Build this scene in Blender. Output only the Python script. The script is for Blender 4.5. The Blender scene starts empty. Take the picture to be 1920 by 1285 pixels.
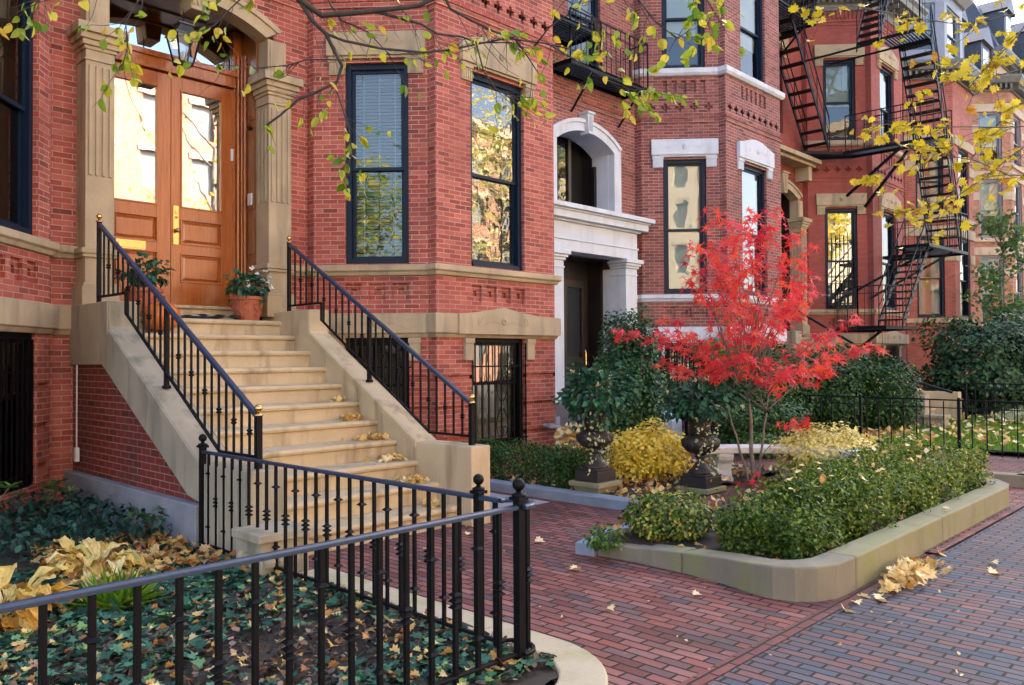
import bpy, math, random
import numpy as np
from mathutils import Vector, Matrix
rad = math.radians
random.seed(7)
RNG = np.random.default_rng(11)
SC = bpy.context.scene
COL = SC.collection

# ---------------------------------------------------------------- camera
cd = bpy.data.cameras.new("Camera")
cam = bpy.data.objects.new("Camera", cd); COL.objects.link(cam)
cd.sensor_width = 36.0; cd.sensor_fit = 'HORIZONTAL'
cd.lens = 1536.03 / 1920 * 36
cd.clip_start = 0.05; cd.clip_end = 600
yaw, pit, rol = rad(43.941), rad(1.076), rad(-0.3427)
f_ = Vector((math.cos(yaw)*math.cos(pit), math.sin(yaw)*math.cos(pit), math.sin(pit)))
r_ = Vector((math.sin(yaw), -math.cos(yaw), 0)); u_ = r_.cross(f_)
r2 = r_*math.cos(rol) + u_*math.sin(rol); u2 = -r_*math.sin(rol) + u_*math.cos(rol)
M = Matrix((r2, u2, -f_)).transposed().to_4x4(); M.translation = Vector((0, 0, 1.65))
cam.matrix_world = M
SC.camera = cam
# ---------------------------------------------------------------- light
SUN_EL, SUN_AZ = rad(31), rad(38)          # azimuth of the sun measured from +X towards +Y (behind the houses)
world = bpy.data.worlds.new("World"); SC.world = world; world.use_nodes = True
wn = world.node_tree.nodes; wl = world.node_tree.links
bg = wn['Background']
sky = wn.new('ShaderNodeTexSky'); sky.sky_type = 'NISHITA'; sky.sun_disc = False
sky.sun_elevation = SUN_EL; sky.sun_rotation = math.pi/2 - SUN_AZ
sky.air_density = 0.8; sky.dust_density = 4.0; sky.ozone_density = 1.0
wl.new(sky.outputs[0], bg.inputs[0]); bg.inputs[1].default_value = 0.115
sd = bpy.data.lights.new("Sun", 'SUN'); sd.energy = 5.0; sd.angle = rad(0.5); sd.color = (1.0, 0.90, 0.75)
sun = bpy.data.objects.new("Sun", sd); COL.objects.link(sun)
sv = Vector((math.cos(SUN_EL)*math.cos(SUN_AZ), math.cos(SUN_EL)*math.sin(SUN_AZ), math.sin(SUN_EL)))
sun.rotation_euler = sv.to_track_quat('Z', 'Y').to_euler(); sun.location = (0, 0, 30)
SC.view_settings.view_transform = 'Standard'; SC.view_settings.look = 'None'
SC.view_settings.exposure = 3.05; SC.view_settings.gamma = 1.0
SC.cycles.use_denoising = True
SC.cycles.max_bounces = 7; SC.cycles.diffuse_bounces = 4; SC.cycles.glossy_bounces = 3
SC.cycles.transparent_max_bounces = 12; SC.cycles.transmission_bounces = 3
SC.cycles.caustics_reflective = False; SC.cycles.caustics_refractive = False
SC.cycles.sample_clamp_indirect = 6.0

# ---------------------------------------------------------------- materials
class NT:
    def __init__(s, name):
        s.m = bpy.data.materials.new(name); s.m.use_nodes = True
        s.t = s.m.node_tree; s.n = s.t.nodes; s.l = s.t.links
        s.p = s.n['Principled BSDF']; s.out = s.n['Material Output']
    def new(s, t, **k):
        o = s.n.new(t)
        for a, b in k.items(): setattr(o, a, b)
        return o
    def link(s, a, b): s.l.new(a, b)
    def pos(s):
        if not hasattr(s, '_pos'): s._pos = s.new('ShaderNodeNewGeometry')
        return s._pos.outputs['Position']
    def noise(s, scale, detail=3, vec=None, rough=.55, stretch=None):
        o = s.new('ShaderNodeTexNoise'); o.inputs['Scale'].default_value = scale
        o.inputs['Detail'].default_value = detail; o.inputs['Roughness'].default_value = rough
        v = vec or s.pos()
        if stretch:
            mp = s.new('ShaderNodeMapping'); mp.inputs['Scale'].default_value = stretch
            s.link(v, mp.inputs[0]); v = mp.outputs[0]
        s.link(v, o.inputs['Vector']); return o.outputs[0]
    def ramp(s, fac, stops, interp='LINEAR'):
        o = s.new('ShaderNodeValToRGB'); e = o.color_ramp.elements; o.color_ramp.interpolation = interp
        while len(e) < len(stops): e.new(.5)
        for i, (p, c) in enumerate(stops):
            e[i].position = p; e[i].color = (*c, 1) if len(c) == 3 else c
        s.link(fac, o.inputs[0]); return o.outputs[0]
    def mix(s, a, b, fac, mode='MIX'):
        o = s.new('ShaderNodeMixRGB'); o.blend_type = mode
        for i, v in ((0, fac), (1, a), (2, b)):
            if hasattr(v, 'links'): s.link(v, o.inputs[i])
            elif isinstance(v, (int, float)): o.inputs[i].default_value = v
            else: o.inputs[i].default_value = (*v, 1)
        return o.outputs[0]
    def math(s, op, a, b=0.0):
        o = s.new('ShaderNodeMath', operation=op)
        for i, v in ((0, a), (1, b)):
            if hasattr(v, 'links'): s.link(v, o.inputs[i])
            else: o.inputs[i].default_value = v
        return o.outputs[0]
    def bump(s, h, strength=.3, dist=.01):
        o = s.new('ShaderNodeBump'); o.inputs['Strength'].default_value = strength
        o.inputs['Distance'].default_value = dist; s.link(h, o.inputs['Height'])
        s.link(o.outputs[0], s.p.inputs['Normal']); return o
    def base(s, c):
        if hasattr(c, 'links'): s.link(c, s.p.inputs['Base Color'])
        else: s.p.inputs['Base Color'].default_value = (*c, 1)
    def rough(s, v):
        if hasattr(v, 'links'): s.link(v, s.p.inputs['Roughness'])
        else: s.p.inputs['Roughness'].default_value = v

def stone(name, c1, c2, stain=(.12, .11, .09), stain_amt=.5, scale=2.2, rough=.85, streak=True, moss=None, fine=.35):
    t = NT(name)
    n1 = t.noise(scale, 6); n2 = t.noise(60, 3); n3 = t.noise(1.3, 5, stretch=(3.5, 3.5, .5) if streak else None)
    c = t.mix(c1, c2, t.ramp(n1, [(.3, (0, 0, 0)), (.7, (1, 1, 1))]))
    c = t.mix(c, tuple(v*.72 for v in c1), t.math('MULTIPLY', t.ramp(n2, [(.45, (0, 0, 0)), (.75, (1, 1, 1))]), fine))
    c = t.mix(c, stain, t.math('MULTIPLY', t.ramp(n3, [(.52, (0, 0, 0)), (.78, (1, 1, 1))]), stain_amt))
    if moss:
        nm = t.noise(1.9, 5, stretch=(1.4, 1.4, 1.0))
        c = t.mix(c, moss, t.math('MULTIPLY', t.ramp(nm, [(.5, (0, 0, 0)), (.68, (1, 1, 1))]), .7))
    t.base(c); t.rough(rough); t.bump(t.math('ADD', n2, t.math('MULTIPLY', n1, 2.0)), .35, .006)
    return t.m

def brick(name, cA, cB, cC, mortar, w=.205, h=.063, ms=.0045, dark=.35, rough=.8, paint=False, bumpd=.004, sq=.5):
    t = NT(name)
    uv = t.new('ShaderNodeUVMap').outputs[0]
    b = t.new('ShaderNodeTexBrick'); b.offset = sq; b.squash = 1.0
    b.inputs['Scale'].default_value = 1.0; b.inputs['Brick Width'].default_value = w
    b.inputs['Row Height'].default_value = h; b.inputs['Mortar Size'].default_value = ms
    b.inputs['Mortar Smooth'].default_value = .25; b.inputs['Bias'].default_value = 0.0
    b.inputs['Color1'].default_value = (0, 0, 0, 1); b.inputs['Color2'].default_value = (1, 1, 1, 1)
    b.inputs['Mortar'].default_value = (.5, .5, .5, 1)
    wob = t.noise(1.2, 2); t.link(uv, b.inputs['Vector'])
    col = t.ramp(b.outputs['Color'], [(0, cA), (.45, cB), (.82, cC), (1, tuple(v*dark for v in cA))])
    n1 = t.noise(1.6, 5); n2 = t.noise(45, 3)
    col = t.mix(col, tuple(v*.62 for v in cB), t.math('MULTIPLY', t.ramp(n1, [(.4, (0, 0, 0)), (.75, (1, 1, 1))]), .45))
    col = t.mix(col, tuple(min(1, v*1.35) for v in cC), t.math('MULTIPLY', t.ramp(n2, [(.5, (0, 0, 0)), (.8, (1, 1, 1))]), .3))
    n4 = t.noise(.7, 6, stretch=(2.2, 2.2, .35))
    col = t.mix(col, (.06, .03, .028), t.math('MULTIPLY', t.ramp(n4, [(.5, (0, 0, 0)), (.72, (1, 1, 1))]), .5))
    mc = t.mix(mortar, tuple(v*.55 for v in mortar), t.ramp(n1, [(.35, (0, 0, 0)), (.7, (1, 1, 1))]))
    t.base(t.mix(col, mc, b.outputs['Fac'])); t.rough(rough)
    hgt = t.math('ADD', t.math('MULTIPLY', b.outputs['Fac'], -1.0), t.math('MULTIPLY', n2, .35))
    t.bump(hgt, .8, bumpd)
    return t.m

def simple(name, c, rough=.5, metal=0.0, coat=0.0, var=.15, scale=8, spec=None):
    t = NT(name)
    n = t.noise(scale, 4)
    t.base(t.mix(c, tuple(v*(1-var*2) for v in c), n)); t.rough(rough)
    t.p.inputs['Metallic'].default_value = metal; t.p.inputs['Coat Weight'].default_value = coat
    if spec is not None: t.p.inputs['Specular IOR Level'].default_value = spec
    return t.m

def leafmat(name, stops, rough=.45, trans=.35, veins=0.0):
    t = NT(name)
    a = t.new('ShaderNodeAttribute'); a.attribute_name = 'rnd'
    c = t.ramp(a.outputs['Fac'], stops)
    if veins:
        uv = t.new('ShaderNodeUVMap').outputs[0]
        w = t.new('ShaderNodeTexWave'); w.inputs['Scale'].default_value = veins; w.bands_direction = 'X'
        t.link(uv, w.inputs['Vector'])
        c = t.mix(c, (.35, .30, .10), t.math('MULTIPLY', t.ramp(w.outputs['Fac'], [(.0, (1, 1, 1)), (.25, (0, 0, 0))]), .5))
    t.base(c); t.rough(rough); t.p.inputs['Specular IOR Level'].default_value = .35
    tr = t.new('ShaderNodeBsdfTranslucent'); t.link(c, tr.inputs[0])
    mx = t.new('ShaderNodeMixShader'); mx.inputs[0].default_value = trans
    t.link(t.p.outputs[0], mx.inputs[1]); t.link(tr.outputs[0], mx.inputs[2]); t.link(mx.outputs[0], t.out.inputs[0])
    return t.m

def glass(name, refl=.35, tint=(.75, .85, .85), wav=.08):
    t = NT(name); t.n.remove(t.p)
    g = t.new('ShaderNodeBsdfGlossy'); g.inputs['Roughness'].default_value = .015; g.inputs['Color'].default_value = (.86, .86, .84, 1)
    tr = t.new('ShaderNodeBsdfTransparent'); tr.inputs[0].default_value = (*tint, 1)
    fr = t.new('ShaderNodeFresnel'); fr.inputs[0].default_value = 1.5
    fac = t.math('ADD', t.math('MULTIPLY', fr.outputs[0], 1.2), refl)
    n = t.noise(2.6, 2, stretch=(1, 1, .7))
    b = t.new('ShaderNodeBump'); b.inputs['Strength'].default_value = wav; b.inputs['Distance'].default_value = .02
    t.link(n, b.inputs['Height']); t.link(b.outputs[0], g.inputs['Normal'])
    mx = t.new('ShaderNodeMixShader'); t.link(fac, mx.inputs[0]); t.link(tr.outputs[0], mx.inputs[1]); t.link(g.outputs[0], mx.inputs[2])
    t.link(mx.outputs[0], t.out.inputs[0]); return t.m

def woodmat(name, c1, c2, rough=.25, coat=.6, stretch=(14, 14, 1.0)):
    t = NT(name); n = t.noise(2.5, 5, stretch=stretch, rough=.65); n2 = t.noise(.8, 3)
    c = t.mix(t.ramp(n, [(.3, c1), (.7, c2)]), tuple(v*.55 for v in c1), t.math('MULTIPLY', n2, .55))
    t.base(c); t.rough(rough); t.p.inputs['Coat Weight'].default_value = coat; t.p.inputs['Coat Roughness'].default_value = .12
    return t.m

def pavemat(name, cols, w, h, mortar=(.010, .009, .009), swap=True, ms=.0085):
    """brick paving on world XY, long side of the bricks along Y; cols is a list of brick colours"""
    t = NT(name)
    mp = t.new('ShaderNodeMapping'); t.link(t.pos(), mp.inputs[0])
    if swap: mp.inputs['Rotation'].default_value = (0, 0, rad(90))
    v = mp.outputs[0]
    wv = t.new('ShaderNodeTexNoise'); wv.inputs['Scale'].default_value = 3.0; t.link(v, wv.inputs['Vector'])
    off = t.new('ShaderNodeVectorMath', operation='MULTIPLY_ADD'); t.link(wv.outputs['Color'], off.inputs[0])
    off.inputs[1].default_value = (.016, .016, 0); t.link(v, off.inputs[2])
    b = t.new('ShaderNodeTexBrick'); b.inputs['Scale'].default_value = 1; b.inputs['Brick Width'].default_value = w
    b.inputs['Row Height'].default_value = h; b.inputs['Mortar Size'].default_value = ms; b.inputs['Mortar Smooth'].default_value = .4
    b.inputs['Color1'].default_value = (0, 0, 0, 1); b.inputs['Color2'].default_value = (1, 1, 1, 1); b.inputs['Mortar'].default_value = (.5, .5, .5, 1)
    t.link(off.outputs[0], b.inputs['Vector'])
    k = len(cols)
    col = t.ramp(b.outputs['Color'], [(i/(k-1) if k > 1 else 0, c) for i, c in enumerate(cols)])
    n1 = t.noise(1.1, 4); n2 = t.noise(38, 4)
    col = t.mix(col, (.035, .03, .028), t.math('MULTIPLY', t.ramp(n1, [(.45, (0, 0, 0)), (.70, (1, 1, 1))]), .45))
    col = t.mix(col, (.24, .19, .18), t.math('MULTIPLY', t.ramp(n2, [(.55, (0, 0, 0)), (.85, (1, 1, 1))]), .4))
    mfac = t.ramp(b.outputs['Fac'], [(.2, (0, 0, 0)), (.9, (1, 1, 1))])
    t.base(t.mix(col, t.mix(mortar, (.018, .020, .010), n1), mfac))
    t.rough(t.ramp(n2, [(.2, (.68, .68, .68)), (.8, (.85, .85, .85))])); t.p.inputs['Specular IOR Level'].default_value = .28
    hgt = t.math('ADD', t.math('MULTIPLY', b.outputs['Fac'], -1.0), t.math('ADD', t.math('MULTIPLY', n2, .3), t.math('MULTIPLY', b.outputs['Color'], .6)))
    t.bump(hgt, 1.0, .011); return t.m

MT = {}
MT['brick'] = brick('red_brick', (.27, .047, .034), (.38, .080, .056), (.46, .13, .092), (.50, .38, .30), dark=.55, ms=.005)
MT['brick2'] = brick('plum_brick', (.16, .045, .038), (.25, .068, .056), (.33, .11, .09), (.42, .36, .33), dark=.5, ms=.005)
MT['brick3'] = brick('painted_brick', (.28, .060, .044), (.30, .068, .050), (.33, .082, .062), (.30, .09, .07), dark=.92, ms=.003, bumpd=.003)
MT['brick4'] = brick('orange_brick', (.30, .072, .05), (.35, .09, .06), (.40, .12, .08), (.42, .24, .17), dark=.75)
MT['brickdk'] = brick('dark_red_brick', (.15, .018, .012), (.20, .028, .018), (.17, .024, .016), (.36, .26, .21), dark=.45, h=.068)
MT['tanstone'] = stone('tan_sandstone', (.46, .375, .24), (.35, .285, .185), stain=(.15, .135, .105), stain_amt=.75)
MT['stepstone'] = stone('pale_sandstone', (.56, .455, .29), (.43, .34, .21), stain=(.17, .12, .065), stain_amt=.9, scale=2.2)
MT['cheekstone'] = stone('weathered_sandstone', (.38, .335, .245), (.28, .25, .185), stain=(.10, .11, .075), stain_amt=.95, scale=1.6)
MT['whitestone'] = stone('white_marble', (.62, .69, .78), (.52, .58, .66), stain=(.30, .28, .25), stain_amt=.45)
MT['greystone'] = stone('grey_granite', (.25, .27, .31), (.19, .205, .24), stain_amt=.4, streak=False, scale=6)
MT['bluestone'] = stone('blue_granite', (.25, .31, .40), (.19, .24, .31), stain_amt=.3, streak=False, scale=6)
MT['kerb'] = stone('kerb_sandstone', (.50, .43, .30), (.43, .37, .26), stain=(.25, .22, .13), stain_amt=.5, scale=3, moss=(.30, .30, .12))
MT['kerb2'] = stone('planter_stone', (.25, .225, .17), (.18, .165, .12), stain=(.10, .11, .06), stain_amt=.75, scale=2.5, moss=(.20, .23, .08))
MT['kerb3'] = stone('planter_mossy_stone', (.26, .24, .15), (.20, .20, .10), stain=(.12, .12, .06), stain_amt=.7, scale=2.5, moss=(.20, .22, .07))
MT['marble'] = stone('bench_marble', (.70, .72, .75), (.58, .61, .65), stain=(.22, .23, .22), stain_amt=.5, streak=False, scale=9)
MT['castiron'] = stone('brown_cast_iron', (.032, .022, .018), (.018, .014, .013), stain=(.02, .02, .02), stain_amt=.5, rough=.6)
MT['iron'] = simple('black_iron', (.0035, .004, .006), .5, 0.0, .0, .2, 30, .16)
MT['ironrail'] = simple('sky_tinted_iron_rail', (.010, .035, .085), .4, 0.0, .0, .2, 30, .7)  # black paint; its sky reflection is put into a blue base colour
MT['ironfar'] = simple('black_painted_steel', (.004, .006, .010), .5, 0, .0, .2, 20, .2)
MT['zinc'] = simple('reflection_grey_metal', (.10, .105, .11), .35, .3, 0, .2, 20)  # lantern roof: reflected light put into a grey base colour
MT['brass'] = simple('brass', (.72, .47, .18), .22, 1.0, 0, .12, 20)
MT['navy'] = simple('navy_painted_wood', (.004, .016, .04), .45, 0, .0, .2, 10, .2)
MT['greywood'] = simple('grey_painted_wood', (.24, .27, .33), .5, 0, 0, .15, 4)
MT['wood'] = woodmat('varnished_door_wood', (.30, .072, .011), (.50, .15, .026))
MT['wooddk'] = woodmat('dark_varnished_wood', (.17, .055, .014), (.28, .10, .024), .3)
MT['brownwood'] = woodmat('shade_dark_brown_wood', (.010, .006, .005), (.020, .012, .009), .45, .1)  # brown wood taken near black, doorway shade put into its colour
MT['glass'] = glass('window_glass', .035, (.6, .7, .72))
MT['glassmid'] = glass('bright_window_glass', .18, (.6, .65, .62), .10)
MT['glassbright'] = glass('door_glass', .68, (.5, .55, .5), .025)
MT['glassclear'] = glass('lantern_glass', .08, (.9, .92, .9), .1)
MT['blind'] = simple('white_blind', (.72, .74, .70), .6, 0, 0, .04, 3)
MT['curtain'] = simple('cream_curtain', (.62, .62, .56), .8, 0, 0, .05, 3)
MT['oppglass'] = simple('reflection_grey_glazing', (.16, .17, .18), .4, 0, 0, .2, 1)  # opaque panes, the glass reflection put into a flat grey
MT['dark'] = simple('room_shade_black', (.004, .0045, .005), .9, 0, 0, .1, 1)  # near-black sheets behind openings, shade of unlit rooms put into the colour
MT['slate'] = simple('blue_slate_roof', (.07, .085, .11), .5, 0, 0, .3, 6)
MT['soil'] = stone('dark_garden_soil', (.035, .027, .02), (.055, .04, .028), stain_amt=.4, streak=False, scale=9, rough=.95)
MT['asphalt'] = simple('asphalt', (.06, .06, .065), .85, 0, 0, .2, 20)
MT['concrete'] = stone('concrete_slab', (.36, .38, .42), (.30, .32, .36), stain_amt=.3, streak=False)
MT['lawn'] = stone('lawn_soil', (.05, .09, .02), (.04, .07, .018), stain_amt=.4, streak=False, scale=8)
MT['terracotta'] = simple('terracotta', (.42, .12, .06), .7, 0, 0, .2, 12)
MT['pumpkin'] = simple('pumpkin_skin', (.62, .17, .025), .38, 0, .1, .12, 9)
MT['white'] = simple('white_plastic', (.7, .72, .74), .4, 0, 0, .05, 4)
MT['paper'] = simple('newsprint', (.55, .60, .68), .7, 0, 0, .2, 30)
MT['bark'] = stone('grey_bark', (.12, .095, .08), (.19, .16, .13), stain_amt=.3, streak=False, scale=14)
MT['barkdk'] = stone('dark_bark', (.035, .03, .03), (.06, .05, .048), stain_amt=.3, streak=False, scale=20)
MT['oppstone'] = stone('sun_brightened_limestone', (.78, .66, .50), (.70, .58, .42), stain_amt=.3)  # paler than the cream limestone, stronger sunlight put into the colour
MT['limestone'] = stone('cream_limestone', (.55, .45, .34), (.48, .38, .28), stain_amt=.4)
MT['cornice'] = simple('grey_green_cornice', (.16, .17, .16), .5, 0, 0, .3, 5)
MT['warmbrick'] = brick('warm_brick', (.38, .15, .085), (.44, .19, .115), (.48, .25, .16), (.42, .35, .28), dark=.8)
MT['path'] = pavemat('path_brick_paving', [(.13, .044, .040), (.23, .080, .068), (.30, .125, .108), (.14, .088, .092), (.26, .080, .063), (.088, .066, .076)], .205, .082)
MT['sidewalk'] = pavemat('sidewalk_brick_paving', [(.06, .072, .10), (.17, .075, .07), (.052, .078, .12), (.12, .08, .09), (.04, .064, .105), (.08, .092, .12), (.21, .10, .09)], .205, .075)
MT['strip'] = pavemat('edge_brick_course', [(.17, .055, .048), (.15, .055, .052), (.19, .068, .058)], .2, .094, swap=False)
G = lambda *a: list(a)
MT['lf_box'] = leafmat('boxwood_leaf', [(0, (.010, .03, .006)), (.35, (.05, .11, .013)), (.7, (.19, .28, .035)), (.92, (.50, .45, .09)), (1, (.48, .22, .08))], trans=.3)
MT['lf_holly'] = leafmat('holly_leaf', [(0, (.012, .045, .018)), (.6, (.03, .10, .035)), (1, (.09, .22, .06))], rough=.3, trans=.15)
MT['lf_rhodo'] = leafmat('rhododendron_leaf', [(0, (.008, .03, .014)), (.6, (.022, .075, .028)), (1, (.07, .16, .05))], rough=.5, trans=.15)
MT['lf_yew'] = leafmat('yew_leaf', [(0, (.010, .04, .010)), (.7, (.03, .095, .018)), (1, (.11, .22, .03))], trans=.2)
MT['lf_ivy'] = leafmat('ivy_leaf', [(0, (.006, .03, .022)), (.5, (.022, .105, .07)), (.85, (.07, .22, .14)), (1, (.20, .34, .08))], rough=.6, trans=.12)
MT['lf_fall'] = leafmat('fallen_leaf', [(0, (.20, .08, .03)), (.25, (.46, .19, .06)), (.5, (.64, .42, .12)), (.85, (.72, .60, .28)), (1, (.42, .20, .14))], rough=.6, trans=.2)
MT['lf_fally'] = leafmat('yellow_fallen_leaf', [(0, (.52, .27, .06)), (.45, (.74, .52, .18)), (1, (.86, .74, .44))], rough=.6, trans=.2)
MT['lf_yel'] = leafmat('barberry_leaf', [(0, (.62, .46, .03)), (.5, (.88, .72, .09)), (.9, (.92, .82, .25)), (1, (.38, .40, .06))], trans=.35)
MT['lf_yelpale'] = leafmat('pale_barberry_leaf', [(0, (.50, .42, .08)), (.5, (.78, .68, .22)), (1, (.84, .80, .38))], trans=.35)
MT['lf_red'] = leafmat('red_maple_leaf', [(0, (.48, .018, .03)), (.35, (.76, .045, .06)), (.75, (.86, .12, .05)), (1, (.82, .11, .17))], trans=.5, rough=.6)
MT['lf_elm'] = leafmat('elm_leaf', [(0, (.10, .22, .02)), (.45, (.32, .42, .03)), (.85, (.66, .58, .05)), (1, (.55, .36, .04))], trans=.42, rough=.4)
MT['lf_mapley'] = leafmat('yellow_maple_leaf', [(0, (.46, .38, .02)), (.6, (.66, .53, .03)), (.95, (.72, .58, .06)), (1, (.55, .22, .03))], trans=.38)
MT['lf_hosta'] = leafmat('hosta_leaf', [(0, (.60, .30, .04)), (.4, (.76, .54, .14)), (.8, (.82, .70, .34)), (1, (.50, .50, .14))], trans=.3, veins=3.2)
MT['lf_green'] = leafmat('mid_green_leaf', [(0, (.03, .09, .02)), (.6, (.06, .16, .03)), (1, (.18, .30, .05))], trans=.3)
MT['lf_hyd'] = leafmat('potted_shrub_leaf', [(0, (.010, .05, .028)), (.6, (.022, .095, .05)), (1, (.06, .19, .07))], rough=.35, trans=.2)
MT['lf_varieg'] = leafmat('variegated_leaf', [(0, (.16, .24, .10)), (.5, (.45, .50, .28)), (1, (.62, .62, .42))], trans=.25)
MT['petal'] = leafmat('white_petal', [(0, (.72, .74, .78)), (1, (.80, .82, .84))], trans=.3)
MT['petaly'] = leafmat('cream_petal', [(0, (.60, .58, .30)), (1, (.74, .72, .45))], trans=.3)
MT['grass'] = leafmat('grass_blade', [(0, (.06, .16, .012)), (.6, (.14, .32, .025)), (1, (.30, .45, .04))], trans=.3)
MT['chip'] = leafmat('bark_chip', [(0, (.012, .010, .009)), (.6, (.06, .045, .036)), (1, (.28, .20, .15))], rough=.9, trans=0)
MT['lf_fargreen'] = leafmat('far_tree_leaf', [(0, (.05, .13, .04)), (.6, (.10, .22, .06)), (1, (.22, .32, .08))], trans=.4)

# ---------------------------------------------------------------- mesh helpers
def setp(o, label=None, cat=None, group=None, kind=None):
    if label: o['label'] = label
    if cat: o['category'] = cat
    if group: o['group'] = group
    if kind: o['kind'] = kind
    return o

def thing(name, label, cat, loc=(0, 0, 0), group=None, kind=None):
    o = bpy.data.objects.new(name, None); o.location = loc; o.empty_display_size = .2
    COL.objects.link(o); return setp(o, label, cat, group, kind)

def wloc(o):
    v = Vector((0, 0, 0))
    while o is not None:
        v += Vector(o.location); o = o.parent
    return v

def finish(me, name, mats, parent, smooth=False, bevel=0, loc=None):
    for m in (mats if isinstance(mats, (list, tuple)) else [mats]):
        me.materials.append(MT[m] if isinstance(m, str) else m)
    o = bpy.data.objects.new(name, me); COL.objects.link(o)
    if parent is not None:
        o.parent = parent; off = wloc(parent)
    elif loc is not None:
        off = Vector(loc); o.location = off
    else: off = None
    if off is not None and off.length > 0: me.transform(Matrix.Translation(-off))
    if smooth: me.polygons.foreach_set('use_smooth', [True]*len(me.polygons))
    if bevel:
        b = o.modifiers.new('Bevel', 'BEVEL'); b.width = bevel; b.segments = 2; b.limit_method = 'ANGLE'; b.angle_limit = rad(35)
        b.harden_normals = False
    return o

class MB:
    def __init__(s): s.v = []; s.f = []; s.mi = []
    def add(s, vs, fs, mi=0):
        o = len(s.v); s.v += [tuple(p) for p in vs]; s.f += [[i+o for i in f] for f in fs]; s.mi += [mi]*len(fs); return s
    def hexa(s, p, mi=0):   # p: 4 bottom (ccw) + 4 top
        return s.add(p, [(3, 2, 1, 0), (4, 5, 6, 7), (0, 1, 5, 4), (1, 2, 6, 5), (2, 3, 7, 6), (3, 0, 4, 7)], mi)
    def box(s, x0, x1, y0, y1, z0, z1, mi=0):
        return s.hexa([(x0, y0, z0), (x1, y0, z0), (x1, y1, z0), (x0, y1, z0), (x0, y0, z1), (x1, y0, z1), (x1, y1, z1), (x0, y1, z1)], mi)
    def extr(s, poly, vec, mi=0):
        n = len(poly); vec = Vector(vec); a = [Vector(p) for p in poly]; b = [p+vec for p in a]
        nrm = Vector((0, 0, 0))
        for i in range(n): nrm += a[i].cross(a[(i+1) % n])
        fl = nrm.dot(vec) > 0
        f0 = list(range(n)); f1 = list(range(n, 2*n))
        fs = [f0[::-1], f1] if fl else [f0, f1[::-1]]
        for i in range(n):
            j = (i+1) % n
            q = (i, j, j+n, i+n); fs.append(q if fl else q[::-1])
        return s.add(a+b, fs, mi)
    def prism(s, poly, z0, z1, mi=0):
        return s.extr([(x, y, z0) for x, y in poly], (0, 0, z1-z0), mi)
    def quad(s, a, b, c, d, mi=0): return s.add([a, b, c, d], [(0, 1, 2, 3)], mi)
    def tube(s, pts, r, n=6, cap=True, mi=0):
        pts = [Vector(p) for p in pts]; m = len(pts)
        rs = r if isinstance(r, (list, tuple)) else [r]*m
        vs = []; prev = None
        for i, p in enumerate(pts):
            d = (pts[min(i+1, m-1)] - pts[max(i-1, 0)])
            if d.length < 1e-9: d = Vector((0, 0, 1))
            d.normalize()
            a = prev if prev is not None else (Vector((0, 0, 1)) if abs(d.z) < .9 else Vector((1, 0, 0)))
            x = (a - d*a.dot(d))
            if x.length < 1e-6: x = d.orthogonal()
            x.normalize(); y = d.cross(x); prev = x
            for k in range(n):
                t = 2*math.pi*(k+.5)/n
                vs.append(p + (x*math.cos(t) + y*math.sin(t))*rs[i])
        fs = []
        for i in range(m-1):
            for k in range(n):
                fs.append((i*n+k, i*n+(k+1) % n, (i+1)*n+(k+1) % n, (i+1)*n+k))
        if cap: fs += [tuple(range(n))[::-1], tuple(range((m-1)*n, m*n))]
        return s.add(vs, fs, mi)
    def lathe(s, c, prof, n=16, mi=0, flute=0):
        vs = []; fs = []
        for r, z in prof:
            for k in range(n):
                t = 2*math.pi*k/n; rr = r
                if flute and isinstance(flute, (list, tuple)) and flute[0] <= z <= flute[1]: rr = r*(1 + .05*math.cos(t*flute[2]))
                vs.append((c[0]+rr*math.cos(t), c[1]+rr*math.sin(t), c[2]+z))
        m = len(prof)
        for i in range(m-1):
            for k in range(n): fs.append((i*n+k, i*n+(k+1) % n, (i+1)*n+(k+1) % n, (i+1)*n+k))
        fs += [tuple(range(n))[::-1], tuple(range((m-1)*n, m*n))]
        return s.add(vs, fs, mi)
    def sphere(s, c, r, n=12, m=8, sz=1.0, mi=0):
        prof = [(max(1e-4, r*math.sin(math.pi*i/m)), -r*sz*math.cos(math.pi*i/m)) for i in range(m+1)]
        return s.lathe(c, prof, n, mi)
    def build(s, name, mats, parent=None, smooth=False, bevel=0, loc=None, uvoff=(0, 0)):
        me = bpy.data.meshes.new(name); me.from_pydata(s.v, [], s.f)
        if s.mi and max(s.mi) > 0: me.polygons.foreach_set('material_index', s.mi)
        uv = me.uv_layers.new(name='UVMap'); data = np.zeros(len(me.loops)*2)
        for p in me.polygons:
            n = p.normal
            if abs(n.z) < .75:
                t = Vector((-n.y, n.x)); L = math.hypot(t.x, t.y) or 1; tx, ty = t.x/L, t.y/L
                for li in p.loop_indices:
                    c = s.v[me.loops[li].vertex_index]; data[2*li] = c[0]*tx+c[1]*ty+uvoff[0]; data[2*li+1] = c[2]+uvoff[1]
            else:
                for li in p.loop_indices:
                    c = s.v[me.loops[li].vertex_index]; data[2*li] = c[0]; data[2*li+1] = c[1]
        uv.data.foreach_set('uv', data)
        return finish(me, name, mats, parent, smooth, bevel, loc)

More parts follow.
